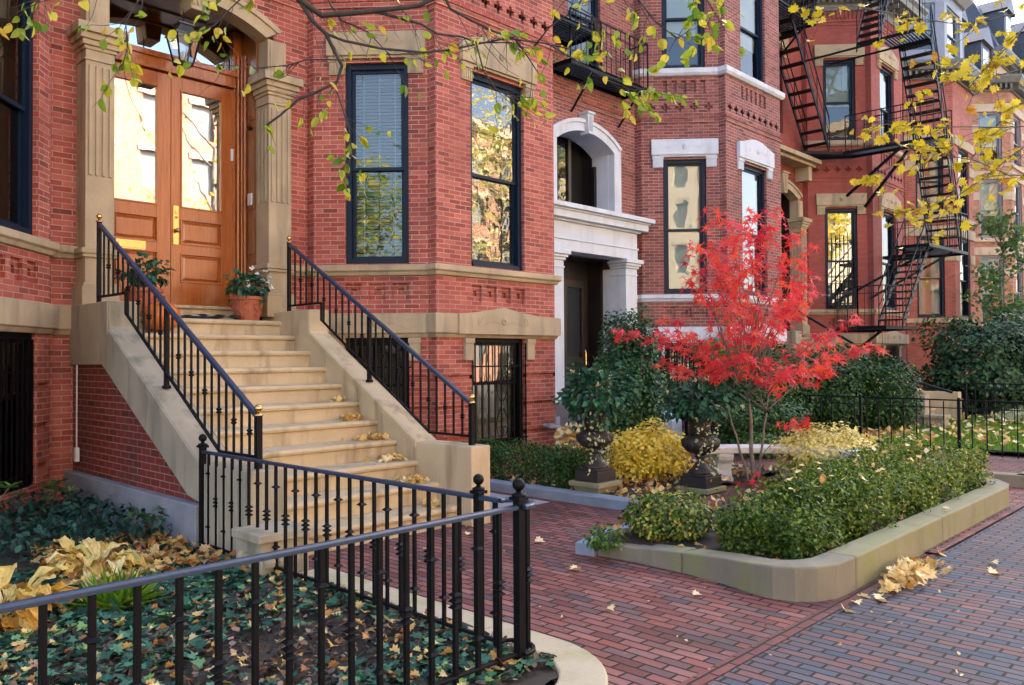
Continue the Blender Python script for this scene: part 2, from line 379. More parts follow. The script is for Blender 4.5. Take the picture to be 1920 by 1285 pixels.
class Fr:
    """vertical facade plane: s along, z up, d outwards to the street"""
    def __init__(s, P, Q):
        s.P = Vector((P[0], P[1])); v = Vector((Q[0]-P[0], Q[1]-P[1])); s.L = v.length; s.u = v/s.L
        s.n = Vector((s.u.y, -s.u.x))
    def p(s, a, z, d=0.0):
        return (s.P.x+s.u.x*a+s.n.x*d, s.P.y+s.u.y*a+s.n.y*d, z)
    def box(s, mb, a0, a1, z0, z1, d0, d1, mi=0):
        return mb.hexa([s.p(a0, z0, d1), s.p(a1, z0, d1), s.p(a1, z0, d0), s.p(a0, z0, d0),
                        s.p(a0, z1, d1), s.p(a1, z1, d1), s.p(a1, z1, d0), s.p(a0, z1, d0)], mi)
    def prism(s, mb, poly, d0, d1, mi=0):
        a = [s.p(x, z, d0) for x, z in poly]; v = Vector(s.p(0, 0, d1))-Vector(s.p(0, 0, d0))
        return mb.extr(a, v, mi)

def sweep(mb, line, prof, mi=0, zcap=True):
    """sweep profile [(d,z)...] (closed) along a plan polyline with mitred corners; d is outward (to the right of travel)"""
    n = len(line); pts = [Vector(p) for p in line]; offs = []
    for i in range(n):
        ns = []
        if i > 0: u = (pts[i]-pts[i-1]).normalized(); ns.append(Vector((u.y, -u.x)))
        if i < n-1: u = (pts[i+1]-pts[i]).normalized(); ns.append(Vector((u.y, -u.x)))
        if len(ns) == 1: offs.append(ns[0])
        else:
            b = ns[0]+ns[1]; b = b/(1+ns[0].dot(ns[1])) if (1+ns[0].dot(ns[1])) > .2 else b.normalized(); offs.append(b)
    m = len(prof); vs = []
    for i in range(n):
        for d, z in prof: vs.append((pts[i].x+offs[i].x*d, pts[i].y+offs[i].y*d, z))
    fs = []
    for i in range(n-1):
        for k in range(m):
            fs.append((i*m+k, (i+1)*m+k, (i+1)*m+(k+1) % m, i*m+(k+1) % m))
    fs += [tuple(range(m)), tuple(range((n-1)*m, n*m))[::-1]]
    mb.add(vs, fs, mi)

def wall(mb, fr, s0, s1, z0, z1, ops, depth=.16, d=0.0, mi=0):
    ss = sorted(set([s0, s1]+[v for o in ops for v in o[:2] if s0 < v < s1])); zz = sorted(set([z0, z1]+[v for o in ops for v in o[2:] if z0 < v < z1]))
    for i in range(len(ss)-1):
        for j in range(len(zz)-1):
            cs, cz = (ss[i]+ss[i+1])/2, (zz[j]+zz[j+1])/2
            if any(o[0] < cs < o[1] and o[2] < cz < o[3] for o in ops): continue
            mb.quad(fr.p(ss[i], zz[j], d), fr.p(ss[i+1], zz[j], d), fr.p(ss[i+1], zz[j+1], d), fr.p(ss[i], zz[j+1], d), mi)
    for a, b, c, e in ops:
        mb.quad(fr.p(a, c, d), fr.p(a, e, d), fr.p(a, e, d-depth), fr.p(a, c, d-depth), mi)
        mb.quad(fr.p(b, e, d), fr.p(b, c, d), fr.p(b, c, d-depth), fr.p(b, e, d-depth), mi)
        mb.quad(fr.p(a, e, d), fr.p(b, e, d), fr.p(b, e, d-depth), fr.p(a, e, d-depth), mi)
        mb.quad(fr.p(b, c, d), fr.p(a, c, d), fr.p(a, c, d-depth), fr.p(b, c, d-depth), mi)

# leaf templates: right half outline from base (0,0) to tip (0,1)
TPL = {
 'oval': [(0, 0), (.22, .18), (.31, .45), (.2, .8), (0, 1)],
 'elm': [(0, 0), (.2, .08), (.34, .32), (.3, .6), (.12, .88), (0, 1)],
 'small': [(0, 0), (.3, .4), (0, 1)],
 'star': [(0, .0), (.30, -.26), (.10, -.01), (.62, .0), (.13, .11), (.62, .58), (.09, .26), (0, 1)],
 'maple': [(0, 0), (.28, -.06), (.24, .1), (.55, .1), (.46, .26), (.62, .42), (.34, .5), (.4, .74), (.16, .68), (0, 1)],
 'ivy': [(0, 0), (.26, -.16), (.52, .08), (.3, .26), (.44, .58), (.2, .56), (0, 1)],
 'blade': [(0, 0), (.035, .4), (0, 1)],
 'chip': [(0, 0), (.3, .1), (.25, .8), (0, 1)],
 'needle': [(0, 0), (.12, .3), (.1, .8), (0, 1)],
}
def leaves(name, pos, size, mat, parent=None, tpl='oval', dirs=None, nrm=None, fold=.25, spread=1.0, kind=None, loc=None, bend=.0, rnd=None):
    pos = np.asarray(pos, float); N = len(pos); size = np.broadcast_to(np.asarray(size, float), (N,))
    T = TPL[tpl]; k = len(T)
    if dirs is None: dirs = RNG.normal(size=(N, 3))
    else: dirs = np.asarray(dirs, float) + RNG.normal(size=(N, 3))*.35*spread
    dirs = dirs/np.linalg.norm(dirs, axis=1)[:, None]
    if nrm is None: nrm = RNG.normal(size=(N, 3))
    else: nrm = np.asarray(nrm, float) + RNG.normal(size=(N, 3))*.45*spread
    side = np.cross(dirs, nrm); side /= (np.linalg.norm(side, axis=1)[:, None]+1e-9); nn = np.cross(side, dirs)
    V = []
    mid = T[1:-1]
    tmpl = [(0, 0)] + [(x, y) for x, y in mid] + [(0, 1)] + [(-x, y) for x, y in mid]
    nv = len(tmpl); tm = np.array(tmpl)
    P = np.zeros((N, nv, 3))
    for i, (x, y) in enumerate(tm):
        h = fold*abs(x) - bend*y*y
        P[:, i, :] = pos + size[:, None]*(side*x + dirs*y + nn*h)
    P = P.reshape(-1, 3)
    right = list(range(0, k)); left = ([0] + list(range(k, k+len(mid))) + [k-1])[::-1]
    nl = len(right)+len(left)
    base = (np.arange(N)*nv)[:, None]
    loops = np.concatenate([base+np.array(right)[None, :], base+np.array(left)[None, :]], axis=1).ravel()
    me = bpy.data.meshes.new(name); me.vertices.add(len(P)); me.vertices.foreach_set('co', P.ravel())
    me.loops.add(len(loops)); me.loops.foreach_set('vertex_index', loops.astype(np.int32))
    me.polygons.add(2*N)
    st = np.zeros((N, 2), np.int32); st[:, 0] = np.arange(N)*nl; st[:, 1] = st[:, 0]+len(right)
    tt = np.zeros((N, 2), np.int32); tt[:, 0] = len(right); tt[:, 1] = len(left)
    me.polygons.foreach_set('loop_start', st.ravel()); me.polygons.foreach_set('loop_total', tt.ravel())
    me.update(calc_edges=True)
    a = me.attributes.new('rnd', 'FLOAT', 'FACE')
    rv = RNG.random(N) if rnd is None else np.clip(np.asarray(rnd)+RNG.normal(size=N)*.12, 0, 1)
    a.data.foreach_set('value', np.repeat(rv, 2).astype(np.float32))
    o = finish(me, name, mat, parent, loc=loc)
    if kind: o['kind'] = kind
    return o
def joined(objs):
    """merge several freshly built leaf meshes into the first one (one part)"""
    return objs
# ---------------------------------------------------------------- building parts
def window(fr, a, b, z0, z1, house, mat='navy', blind='slat', split=.48, grille=False, simple_=False, gl='glass', dep=.06):
    m = MB(); w = .075
    fr.box(m, a, a+w, z0, z1, -.16, -dep); fr.box(m, b-w, b, z0, z1, -.16, -dep)
    fr.box(m, a+w, b-w, z1-w, z1, -.16, -dep); fr.box(m, a+w, b-w, z0, z0+.07, -.16, -dep+.02)
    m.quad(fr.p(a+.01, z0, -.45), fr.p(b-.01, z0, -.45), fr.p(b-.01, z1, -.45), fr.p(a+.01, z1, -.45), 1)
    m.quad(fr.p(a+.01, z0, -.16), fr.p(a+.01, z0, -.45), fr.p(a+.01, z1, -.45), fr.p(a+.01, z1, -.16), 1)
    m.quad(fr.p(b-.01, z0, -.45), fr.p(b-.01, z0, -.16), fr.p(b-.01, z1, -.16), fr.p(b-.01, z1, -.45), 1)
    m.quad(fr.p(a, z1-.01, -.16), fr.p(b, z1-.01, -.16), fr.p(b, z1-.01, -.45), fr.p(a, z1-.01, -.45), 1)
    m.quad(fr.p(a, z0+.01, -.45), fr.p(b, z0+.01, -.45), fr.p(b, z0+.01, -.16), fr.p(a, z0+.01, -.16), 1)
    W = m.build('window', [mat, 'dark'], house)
    a1, b1, c1, d1 = a+w, b-w, z0+.07, z1-w; zm = c1+(d1-c1)*split; sw = .045
    for lo, hi, d in ((zm-.03, d1, -.10), (c1, zm+.03, -.135)):
        s_ = MB(); fr.box(s_, a1, a1+sw, lo, hi, d-.035, d); fr.box(s_, b1-sw, b1, lo, hi, d-.035, d)
        fr.box(s_, a1+sw, b1-sw, hi-sw, hi, d-.035, d); fr.box(s_, a1+sw, b1-sw, lo, lo+sw, d-.035, d)
        s_.build('sash', mat, W)
        p_ = MB(); p_.quad(fr.p(a1+sw, lo+sw, d-.018), fr.p(b1-sw, lo+sw, d-.018), fr.p(b1-sw, hi-sw, d-.018), fr.p(a1+sw, hi-sw, d-.018)); p_.build('pane', gl, W)
    if blind == 'slat':
        s_ = MB(); z = c1+.02
        while z < d1:
            s_.quad(fr.p(a1+.01, z, -.235), fr.p(b1-.01, z, -.235), fr.p(b1-.01, z+.024, -.205), fr.p(a1+.01, z+.024, -.205)); z += .047
        for k in (.2, .5, .8): x = a1+(b1-a1)*k; fr.box(s_, x-.004, x+.004, c1, d1, -.2, -.196)
        s_.build('blind', 'blind', W)
    elif blind == 'shade':
        s_ = MB(); z = c1+.01
        while z < d1:
            s_.quad(fr.p(a1+.01, z, -.215), fr.p(b1-.01, z, -.215), fr.p(b1-.01, z+.026, -.2), fr.p(a1+.01, z+.026, -.2)); z += .027
        s_.build('blind', 'blind', W)
    elif blind == 'roller':
        s_ = MB(); zt = c1+(d1-c1)*random.uniform(.25, .5)
        fr.box(s_, a1+.01, b1-.01, zt, d1, -.215, -.21); s_.build('blind', 'blind', W)
    elif blind == 'curtain':
        s_ = MB(); n = 26
        for q0, q1 in ((0, .36), (.64, 1)):
            for i in range(n):
                x0 = a1+(b1-a1)*(q0+(q1-q0)*i/n); x1 = a1+(b1-a1)*(q0+(q1-q0)*(i+1)/n)
                e0 = -.24+.022*math.sin(i*1.9); e1 = -.24+.022*math.sin((i+1)*1.9)
                s_.quad(fr.p(x0, c1, e0), fr.p(x1, c1, e1), fr.p(x1, d1, e1), fr.p(x0, d1, e0))
        s_.build('curtain', 'curtain', W, smooth=True)
    if grille:
        s_ = MB(); n = 4; r = 4
        for i in range(1, n): x = a1+(b1-a1)*i/n; fr.box(s_, x-.008, x+.008, c1, zm, -.185, -.172)
        for i in range(1, r+1): z = c1+(zm-c1)*i/(r+.3); fr.box(s_, a1, b1, z-.008, z+.008, -.19, -.186)
        s_.build('grille', 'iron', W)
    return W

def lintel(fr, a, b, zb, zt, wa, wb, house, mat, rise=0.0, corb=.25):
    """stone lintel over an opening wa..wb with two fluted corbels"""
    m = MB()
    if rise:
        n = 12; top = [(b-(b-a)*i/n, zt+rise*max(0, math.sin(math.pi*i/n))**1.4) for i in range(n+1)]
        fr.prism(m, [(a, zb), (b, zb)]+top, 0, .085)
    else: fr.box(m, a, b, zb, zt, 0, .085)
    fr.box(m, a+.02, b-.02, zb-.035, zb, 0, .055)
    L = m.build('lintel', mat, house, bevel=.008)
    for x0, x1 in ((a+.03, wa), (wb, b-.03)):
        c = MB(); fr.box(c, x0, x1, zb-corb, zb-.04, 0, .045); fr.box(c, x0-.012, x1+.012, zb-.075, zb-.036, 0, .062)
        k = 4; wd = (x1-x0)/(k*2+1)
        for i in range(k): fr.box(c, x0+wd*(2*i+1), x0+wd*(2*i+2), zb-corb+.02, zb-.09, .045, .058)
        c.build('corbel', mat, L)
    r = MB(); cx, cz = (a+b)/2, (zb+zt)/2+rise*.4
    Rm = fr.p(cx, cz, .09)
    for i in range(8):
        t = i*math.pi/4; r.sphere(fr.p(cx+.035*math.cos(t), cz+.035*math.sin(t), .088), .020, 7, 5)
    r.sphere(fr.p(cx, cz, .092), .022, 8, 6)
    for sg in (-1, 1):
        pts = []
        for i in range(34):
            t = i/33; q = t*math.pi*3.2; rr = .075*(1-t*.75)
            pts.append(fr.p(cx+sg*(.10+min(t, .35)*.75+ (rr*math.sin(q) if t > .35 else 0)), cz+(.03*math.sin(t*14) if t < .35 else rr*math.cos(q)*.8), .086))
        r.tube(pts, .006, 4)
    r.build('carved_rosette', mat, L)
    return L

def house(ox, name, label, st):
    """row house with a left entrance and a three sided bay; st = style dict"""
    B, S, W = st['brick'], st['stone'], st.get('win', 'navy')
    H = thing(name, label, 'house', (ox+6.8, 9.9, 0), group='brick row houses along the street')
    X = lambda v: v+ox
    PL = [(X(6.2), 9.9), (X(6.2), 9.75), (X(7.24), 8.55), (X(7.24), 8.39), (X(9.67), 8.39), (X(9.67), 8.55), (X(10.71), 9.75), (X(10.71), 9.9)]
    CL, FT, CR = Fr(PL[1], PL[2]), Fr(PL[3], PL[4]), Fr(PL[5], PL[6])
    MW = Fr((X(2.91), 9.9), (X(6.2), 9.9))
    ZT = 11.25
    full = st.get('full', True)
    wc = (.44, 1.32); wf = (.65, 1.75)
    wz = (2.95, 5.72); uz = (7.61, 9.85); bz = (.35, 1.95)
    grooves = [(.52, .575), (.94, .995), (1.36, 1.415)]
    m = MB()
    for fr, w, npan, ncr in ((CL, wc, 3, 5), (FT, wf, 4, 9), (CR, wc, 3, 5)):
        L = fr.L
        ops = [(w[0], w[1], *bz), (w[0], w[1], *wz), (w[0], w[1], *uz)]
        shallow = []; back = []
        if full:
            for g in grooves:
                for s0, s1 in ((0, w[0]), (w[1], L)): shallow.append((s0, s1, *g))
            pw = (w[1]-w[0])/(npan*1.45-.45); 
            for i in range(npan):
                s0 = w[0]+i*pw*1.45; shallow.append((s0, s0+pw, 2.45, 2.68)); back.append((s0, s0+pw))
            for i in range(ncr):
                c = L*(i+.7)/(ncr+.4)
                shallow += [(c-.028, c+.028, 6.70, 6.88), (c-.085, c-.028, 6.76, 6.82), (c+.028, c+.085, 6.76, 6.82)]
            shallow.append((w[0], w[1], 7.08, 7.35))
        wall(m, fr, 0, L, 0, ZT, ops+shallow, depth=.045)
        for o in ops: wall(m, fr, o[0], o[1], o[2], o[3], [o], depth=.12, d=-.045)
        # backs of the shallow recesses
        for o in shallow:
            inn = []
            if abs(o[3]-2.68) < .01:
                q = o[1]-o[0]; inn = [(o[0]+q*.32, o[1]-q*.32, 2.53, 2.61)]
            wall(m, fr, o[0], o[1], o[2], o[3], inn, depth=.04, d=-.045)
            for q in inn: m.quad(fr.p(q[0], q[2], -.085), fr.p(q[1], q[2], -.085), fr.p(q[1], q[3], -.085), fr.p(q[0], q[3], -.085))
        if full:
            n = 11 if npan == 4 else 9
            for i in range(n):
                if i % 2: s0 = w[0]+(w[1]-w[0])*i/n; fr.box(m, s0, s0+(w[1]-w[0])/n, 7.08, 7.35, -.045, -.002)
    for i in (0, 2, 4, 6):
        f2 = Fr(PL[i], PL[i+1]); wall(m, f2, 0, f2.L, 0, ZT, [])
    e = st['entry']
    ent_l, ent_r = 3.22-2.91, 5.78-2.91
    wall(m, MW, 0, ent_l, 0, 6.6, []); wall(m, MW, ent_r, MW.L, 0, 6.6, [])
    upw = (4.05-2.91, 5.05-2.91, *((6.95, 9.75) if e == 'white' else uz))
    wall(m, MW, 0, MW.L, 6.6, ZT, [upw], depth=.16)
    # arch line
    if e == 'white': xl, xr, zs, za, ring = 3.58, 5.32, 5.70, 5.97, .23
    else: xl, xr, zs, za, ring = 3.53, 5.45, 5.86, 6.10, .22
    c_ = (xr-xl)/2; sg = za-zs; R = (c_*c_+sg*sg)/(2*sg); cx = (xl+xr)/2; cz = za-R
    th = math.asin(c_/R); N = 20
    intr = [(cx+R*math.sin(-th+2*th*i/N), cz+R*math.cos(-th+2*th*i/N)) for i in range(N+1)]
    th2 = math.asin(min(1, (c_+ring)/(R+ring)))
    extr = [(cx+(R+ring)*math.sin(-th2+2*th2*i/N), cz+(R+ring)*math.cos(-th2+2*th2*i/N)) for i in range(N+1)]
    xs = [3.22]+[p[0] for p in extr]+[5.78]; zsx = [extr[0][1]]+[p[1] for p in extr]+[extr[-1][1]]
    for i in range(len(xs)-1):
        m.quad(MW.p(xs[i]-2.91, zsx[i]), MW.p(xs[i+1]-2.91, zsx[i+1]), MW.p(xs[i+1]-2.91, 6.6), MW.p(xs[i]-2.91, 6.6))
    zlow = 4.4 if e == 'white' else 5.3
    if extr[0][0] > 3.22:
        m.quad(MW.p(3.22-2.91, zlow), MW.p(extr[0][0]-2.91, zlow), MW.p(extr[0][0]-2.91, extr[0][1]), MW.p(3.22-2.91, extr[0][1]))
        m.quad(MW.p(extr[-1][0]-2.91, zlow), MW.p(5.78-2.91, zlow), MW.p(5.78-2.91, extr[-1][1]), MW.p(extr[-1][0]-2.91, extr[-1][1]))
    m.box(X(2.91), X(10.71), 13.5, 13.6, 0, ZT); m.box(X(2.91), X(10.71), 9.95, 13.5, ZT-.06, ZT-.01)
    m.build('brick_wall', B, H)
    # party side panels so that nothing shows through
    # ---- stone courses
    line = [(X(5.78), 9.9)]+PL+[(X(11.02), 9.9)]
    q = MB(); sweep(q, line, [(-.02, 2.785), (.035, 2.785), (.055, 2.83), (.085, 2.85), (.085, 2.925), (-.02, 2.94)]); q.build('sill_course', S, H, bevel=.006)
    q = MB(); sweep(q, line, [(-.02, 1.935), (.02, 1.935), (.045, 1.985), (.07, 2.0), (.07, 2.255), (-.02, 2.27)]); q.build('stone_band', S, H, bevel=.006)
    for za_, zb_ in ((6.475, 6.52), (6.565, 6.61), (10.80, 10.85), (10.9, 10.95)):
        q = MB(); sweep(q, [(X(2.91), 9.9)]+PL, [(-.02, za_), (.022, za_), (.022, zb_), (-.02, zb_)]); q.build('string_course', B, H)
    q = MB(); sweep(q, PL, [(-.02, 7.43), (.05, 7.44), (.09, 7.49), (.09, 7.585), (-.02, 7.60)]); q.build('sill_course', S, H, bevel=.006)
    # ---- windows
    b1, b2 = st.get('blinds', ('slat', 'slat'))
    g1, g2 = st.get('glass', ('glass', 'glassmid'))
    for fr, w, bl, g in ((CL, wc, b1, True), (FT, wf, b2, True), (CR, wc, None if ox < 0 else 'roller', False)):
        rise = .15 if fr is FT else 0.0
        window(fr, w[0], w[1], *wz, H, W, blind=bl, grille=g and st.get('grille', False), gl=g2 if fr is FT else g1)
        window(fr, w[0], w[1], *uz, H, W, blind='roller')
        pad = .22 if fr is not FT else .20
        lintel(fr, w[0]-pad-.02, w[1]+pad+.02, 5.80, 6.12, w[0], w[1], H, S, rise)
        lintel(fr, w[0]-pad-.02, w[1]+pad+.02, 9.93, 10.25, w[0], w[1], H, S, rise)
        Wb = window(fr, w[0], w[1], *bz, H, 'iron', blind=None if fr is not FT else 'shade', split=.6, gl=g2 if fr is FT else g1)
        gd = -.045 if fr is CR else .03
        # iron grille over the basement window
        g_ = MB(); n = 8
        for i in range(n+1): x = w[0]+.03+(w[1]-w[0]-.06)*i/n; fr.box(g_, x-.008, x+.008, bz[0]-(.05 if gd > 0 else -.02), bz[1]-.08, gd, gd+.016)
        for z in (bz[0]+.12, bz[1]-.42): fr.box(g_, w[0]-(.03 if gd > 0 else -.02), w[1]+(.03 if gd > 0 else -.02), z-.009, z+.009, gd-.006, gd)
        cxm = (w[0]+w[1])/2
        if full and fr is FT:
            for sg_ in (-1, 1):
                for z0_, d_ in ((1.28, 1), (.66, -1)):
                    pts = []
                    for i in range(26):
                        t = i/25; rr = .10*(1-t*.6); an = t*math.pi*2.4
                        pts.append(fr.p(cxm+sg_*(.02+rr*math.sin(an)+.02*t), z0_+d_*(rr*(1-math.cos(an))*.9-.26*(1-min(1, t*3))), .05))
                    g_.tube(pts, .0065, 4)
        g_.build('grille', 'iron', Wb)
    q = MB(); FT.prism(q, [(.33, 1.985), (2.43, 1.985), (2.43, 2.262), (1.95, 2.275), (1.62, 2.31), (1.2, 2.375), (.80, 2.31), (.5, 2.275), (.33, 2.262)], .0705, .10)
    q.build('carved_panel', S, H, bevel=.005)
    if full:
        for cxm, fr, cz_, dd in ((1.2, FT, 2.17, .10), (.88, CL, 2.13, .07)):
            q = MB()
            for i in range(8):
                t = i*math.pi/4; q.sphere(fr.p(cxm+.035*math.cos(t), cz_+.035*math.sin(t), dd), .022, 7, 5)
            for sg_ in (-1, 1):
                pts = []
                for i in range(44):
                    t = i/43; rr = .055*(1-max(0, t-.5)*1.6); an = max(0, t-.45)*math.pi*5
                    pts.append(fr.p(cxm+sg_*(.08+min(t, .45)*.85+(rr*math.sin(an))), cz_-.03+.035*math.sin(t*10)+rr*(1-math.cos(an)), dd+.001))
                q.tube(pts, .0065, 4)
            q.build('carved_scroll', S, H)
    for fr, w in ((FT, wf), (CL, wc)):
        for x0, x1 in ((w[0]-.16, w[0]-.005), (w[1]+.005, w[1]+.16)):
            q = MB(); fr.box(q, x0, x1, 1.62, 1.93, 0, .05); fr.box(q, x0-.01, x1+.01, 1.86, 1.93, .05, .065); q.build('corbel', S, H, bevel=.004)
    # ---- cornice
    q = MB(); cl2 = [(X(2.91), 9.9)]+PL
    sweep(q, cl2, [(-.05, 11.2), (.05, 11.2), (.08, 11.35), (.14, 11.40), (.16, 11.52), (.48, 11.58), (.52, 11.72), (.60, 11.80), (.60, 11.88), (-.05, 11.9)])
    q.build('cornice', st.get('cornice', 'cornice'), H)
    q = MB()
    for fr in (CL, FT, CR, MW):
        n = max(2, int(fr.L/.15))
        for i in range(n): s0 = fr.L*(i+.25)/n; fr.box(q, s0, s0+.055, 11.40, 11.53, .10, .42 if i % 3 == 0 else .22)
    q.build('cornice_bracket', st.get('cornice', 'cornice'), H)
    if full:
        q = MB()
        for fr in (CL, FT, CR):
            n = int(fr.L/.11)
            for i in range(n): s0 = fr.L*(i+.25)/n; fr.box(q, s0, s0+.05, 10.99, 11.19, 0, .03)
        q.build('brick_dentil', B, H)
    # ---- upper entrance window
    if e != 'white':
        window(MW, upw[0], upw[1], upw[2], upw[3], H, W, blind='roller')
        lintel(MW, upw[0]-.22, upw[1]+.22, 9.93, 10.25, upw[0], upw[1], H, S)
    else:
        window(MW, upw[0], upw[1], upw[2], upw[3], H, W, blind='curtain')
    # ---- arch ring
    fa = .22 if e != 'white' else .12
    A = MB(); poly = [(x-2.91, z) for x, z in extr]+[(x-2.91, z) for x, z in intr[::-1]]
    n = N
    for i in range(n):
        a0, a1_, b0, b1_ = intr[i], intr[i+1], extr[i], extr[i+1]
        MW.prism(A, [(a0[0]-2.91, a0[1]), (a1_[0]-2.91, a1_[1]), (b1_[0]-2.91, b1_[1]), (b0[0]-2.91, b0[1])], -.04, fa)
        k0 = (a0[0]*.3+b0[0]*.7, a0[1]*.3+b0[1]*.7); k1 = (a1_[0]*.3+b1_[0]*.7, a1_[1]*.3+b1_[1]*.7)
        MW.prism(A, [(k0[0]-2.91, k0[1]), (k1[0]-2.91, k1[1]), (b1_[0]-2.91, b1_[1]), (b0[0]-2.91, b0[1])], fa+.001, fa+.03)
    AR = A.build('arch', S, H)
    K = MB(); kz0, kz1 = za-(.20 if e != 'white' else .06), za+ring+.09; kw = 1.0 if e != 'white' else .62
    MW.prism(K, [(cx-.09*kw-2.91, kz0), (cx+.09*kw-2.91, kz0), (cx+.15*kw-2.91, kz1), (cx-.15*kw-2.91, kz1)], 0, fa+.10)
    MW.box(K, cx-.18*kw-2.91, cx+.18*kw-2.91, kz1, kz1+.045, 0, fa+.13)
    for i in range(3): MW.box(K, cx+(-.075+i*.055)*kw-2.91, cx+(-.05+i*.055)*kw-2.91, kz0+.05, kz1-.03, fa+.10, fa+.125)
    K.build('keystone', S, AR, bevel=.01)
    E = None
    if e == 'white':
        # flat portico with entablature, arched window above
        for x0, x1 in ((3.2, 3.55), (5.45, 5.83)):
            P = MB(); P.box(X(x0), X(x1), 9.62, 10.2, .38, 3.42)
            P.box(X(x0-.02), X(x1+.02), 9.60, 10.2, .15, .62)
            P.box(X(x0-.015), X(x1+.015), 9.605, 10.0, 3.28, 3.31)
            P.box(X(x0-.03), X(x1+.03), 9.59, 10.0, 3.42, 3.47); P.box(X(x0-.06), X(x1+.06), 9.56, 10.0, 3.47, 3.52); P.box(X(x0-.10), X(x1+.10), 9.52, 10.0, 3.52, 3.60)
            P.build('pilaster', S, H, bevel=.008)
        P = MB(); P.box(X(3.2), X(5.83), 9.60, 10.0, 3.60, 3.80); P.box(X(3.18), X(5.85), 9.58, 10.0, 3.80, 3.83); P.box(X(3.2), X(5.83), 9.61, 10.0, 3.83, 4.13)
        for z0, z1, o in ((4.13, 4.17, .05), (4.17, 4.30, .16), (4.30, 4.335, .19), (4.335, 4.42, .26)): P.box(X(3.2-o), X(5.83+o), 9.6-o, 10.0, z0, z1)
        P.build('entablature', S, H, bevel=.008)
        for (x0, x1), (x2, x3) in (((3.35, 3.575), (3.54, 3.58)), ((5.325, 5.55), (5.32, 5.36))):
            P = MB(); P.box(X(x0), X(x1), 9.784, 9.94, 4.42, 5.812); P.box(X(x2), X(x3), 9.94, 10.35, 4.42, zs+.02)
            P.build('arch_jamb', S, AR, bevel=.006)
        P = MB()
        for i in range(N):
            a0, a1_ = intr[i], intr[i+1]
            P.add([(X(a0[0]), 9.94, a0[1]), (X(a1_[0]), 9.94, a1_[1]), (X(a1_[0]), 10.35, a1_[1]), (X(a0[0]), 10.35, a0[1])], [(0, 3, 2, 1)])
        P.box(X(3.6), X(5.3), 9.94, 10.4, 4.38, 4.44)
        P.box(X(3.5), X(5.4), 10.6, 10.62, 4.4, 6.2, 1); P.box(X(3.55), X(3.6), 9.98, 10.6, 4.42, 6.1, 1); P.box(X(5.3), X(5.35), 10.36, 10.6, 4.42, 6.1, 1)
        P.build('arch_recess', [S, 'dark'], AR)
        P = MB()
        P.box(X(3.62), X(3.68), 10.22, 10.30, 4.44, 5.5); P.box(X(4.42), X(4.50), 10.22, 10.30, 4.44, 5.93); P.box(X(5.22), X(5.30), 10.22, 10.30, 4.44, 5.5); P.box(X(3.68), X(5.22), 10.22, 10.30, 4.44, 4.50)
        Wn = P.build('window', 'brownwood', AR)
        P = MB(); P.quad((X(3.68), 10.26, 4.5), (X(4.42), 10.26, 4.5), (X(4.42), 10.26, 5.85), (X(3.68), 10.26, 5.55)); P.build('pane', 'glass', Wn) if False else P.build('window_pane', 'glass', AR)
        P = MB(); P.box(X(3.55), X(5.45), 10.55, 10.6, .3, 3.6); P.box(X(3.55), X(3.60), 10.0, 10.55, .3, 3.6); P.box(X(5.40), X(5.45), 10.2, 10.55, .3, 3.6); P.box(X(3.5), X(5.5), 9.95, 10.6, 3.58, 3.62)
        P.build('porch_lining', 'brownwood', H)
        D = MB()
        for x0 in (3.72, 4.50):
            D.box(X(x0), X(x0+.12), 10.45, 10.52, .45, 3.2); D.box(X(x0+.60), X(x0+.72), 10.45, 10.52, .45, 3.2)
            for z0, z1 in ((.45, .7), (1.5, 1.65), (3.05, 3.2)): D.box(X(x0+.12), X(x0+.60), 10.45, 10.52, z0, z1)
            D.box(X(x0+.12), X(x0+.60), 10.48, 10.5, .7, 1.5)
        DD = D.build('front_door', 'brownwood', H, bevel=.005)
        for x0 in (3.84, 4.62):
            g = MB(); g.quad((X(x0), 10.485, 1.65), (X(x0+.48), 10.485, 1.65), (X(x0+.48), 10.485, 3.05), (X(x0), 10.485, 3.05)); g.build('pane', 'glass', DD)
            g = MB(); g.tube([(X(x0+.52), 10.42, 1.45), (X(x0+.52), 10.40, 1.5), (X(x0+.52), 10.40, 1.75), (X(x0+.52), 10.42, 1.8)], .012, 6); g.build('door_pull', 'brass', DD)
    else:
        for x0, x1 in ((3.22, 3.53), (5.45, 5.78)):
            P = MB(); P.box(X(x0), X(x1), 9.62, 9.95, 2.2, 5.14)
            P.box(X(x0-.045), X(x1+.045), 9.575, 9.95, 2.2, 2.47); P.box(X(x0-.025), X(x1+.025), 9.595, 9.95, 2.47, 2.51)
            P.box(X(x0-.05), X(x1+.05), 9.57, 9.95, 2.83, 2.89); P.box(X(x0-.03), X(x1+.03), 9.59, 9.95, 2.79, 2.83)
            P.box(X(x0-.02), X(x1+.02), 9.60, 9.95, 4.98, 5.0)
            k = 4; wd = (x1-x0-.06)/(2*k-1)
            for i in range(k):
                a_ = X(x0+.03+wd*2*i); P.box(a_-.0, a_+wd, 9.600, 9.62, 3.7, 4.93)
            for yy in range(3): P.box(X(5.436) if x0 > 4 else X(3.53), X(5.45) if x0 > 4 else X(3.544), 9.68+yy*.09, 9.725+yy*.09, 3.7, 4.93)
            PP = P.build('pilaster', S, H, bevel=.007)
            C_ = MB()
            for z0, z1, o in ((5.10, 5.14, .02), (5.14, 5.20, .045), (5.20, 5.27, .075), (5.27, 5.37, .115)): C_.box(X(x0-o), X(x1+o), 9.62-o, 9.955, z0, z1)
            C_.build('capital', S, PP, bevel=.006)
            C_ = MB(); C_.box(X(x0+.03), X(x1-.03), 9.70, 9.95, 5.37, zs+.16 if False else zs); C_.box(X(x0+.06), X(x1-.06), 9.685, 9.70, 5.42, zs-.03); C_.build('impost', S, PP, bevel=.006)
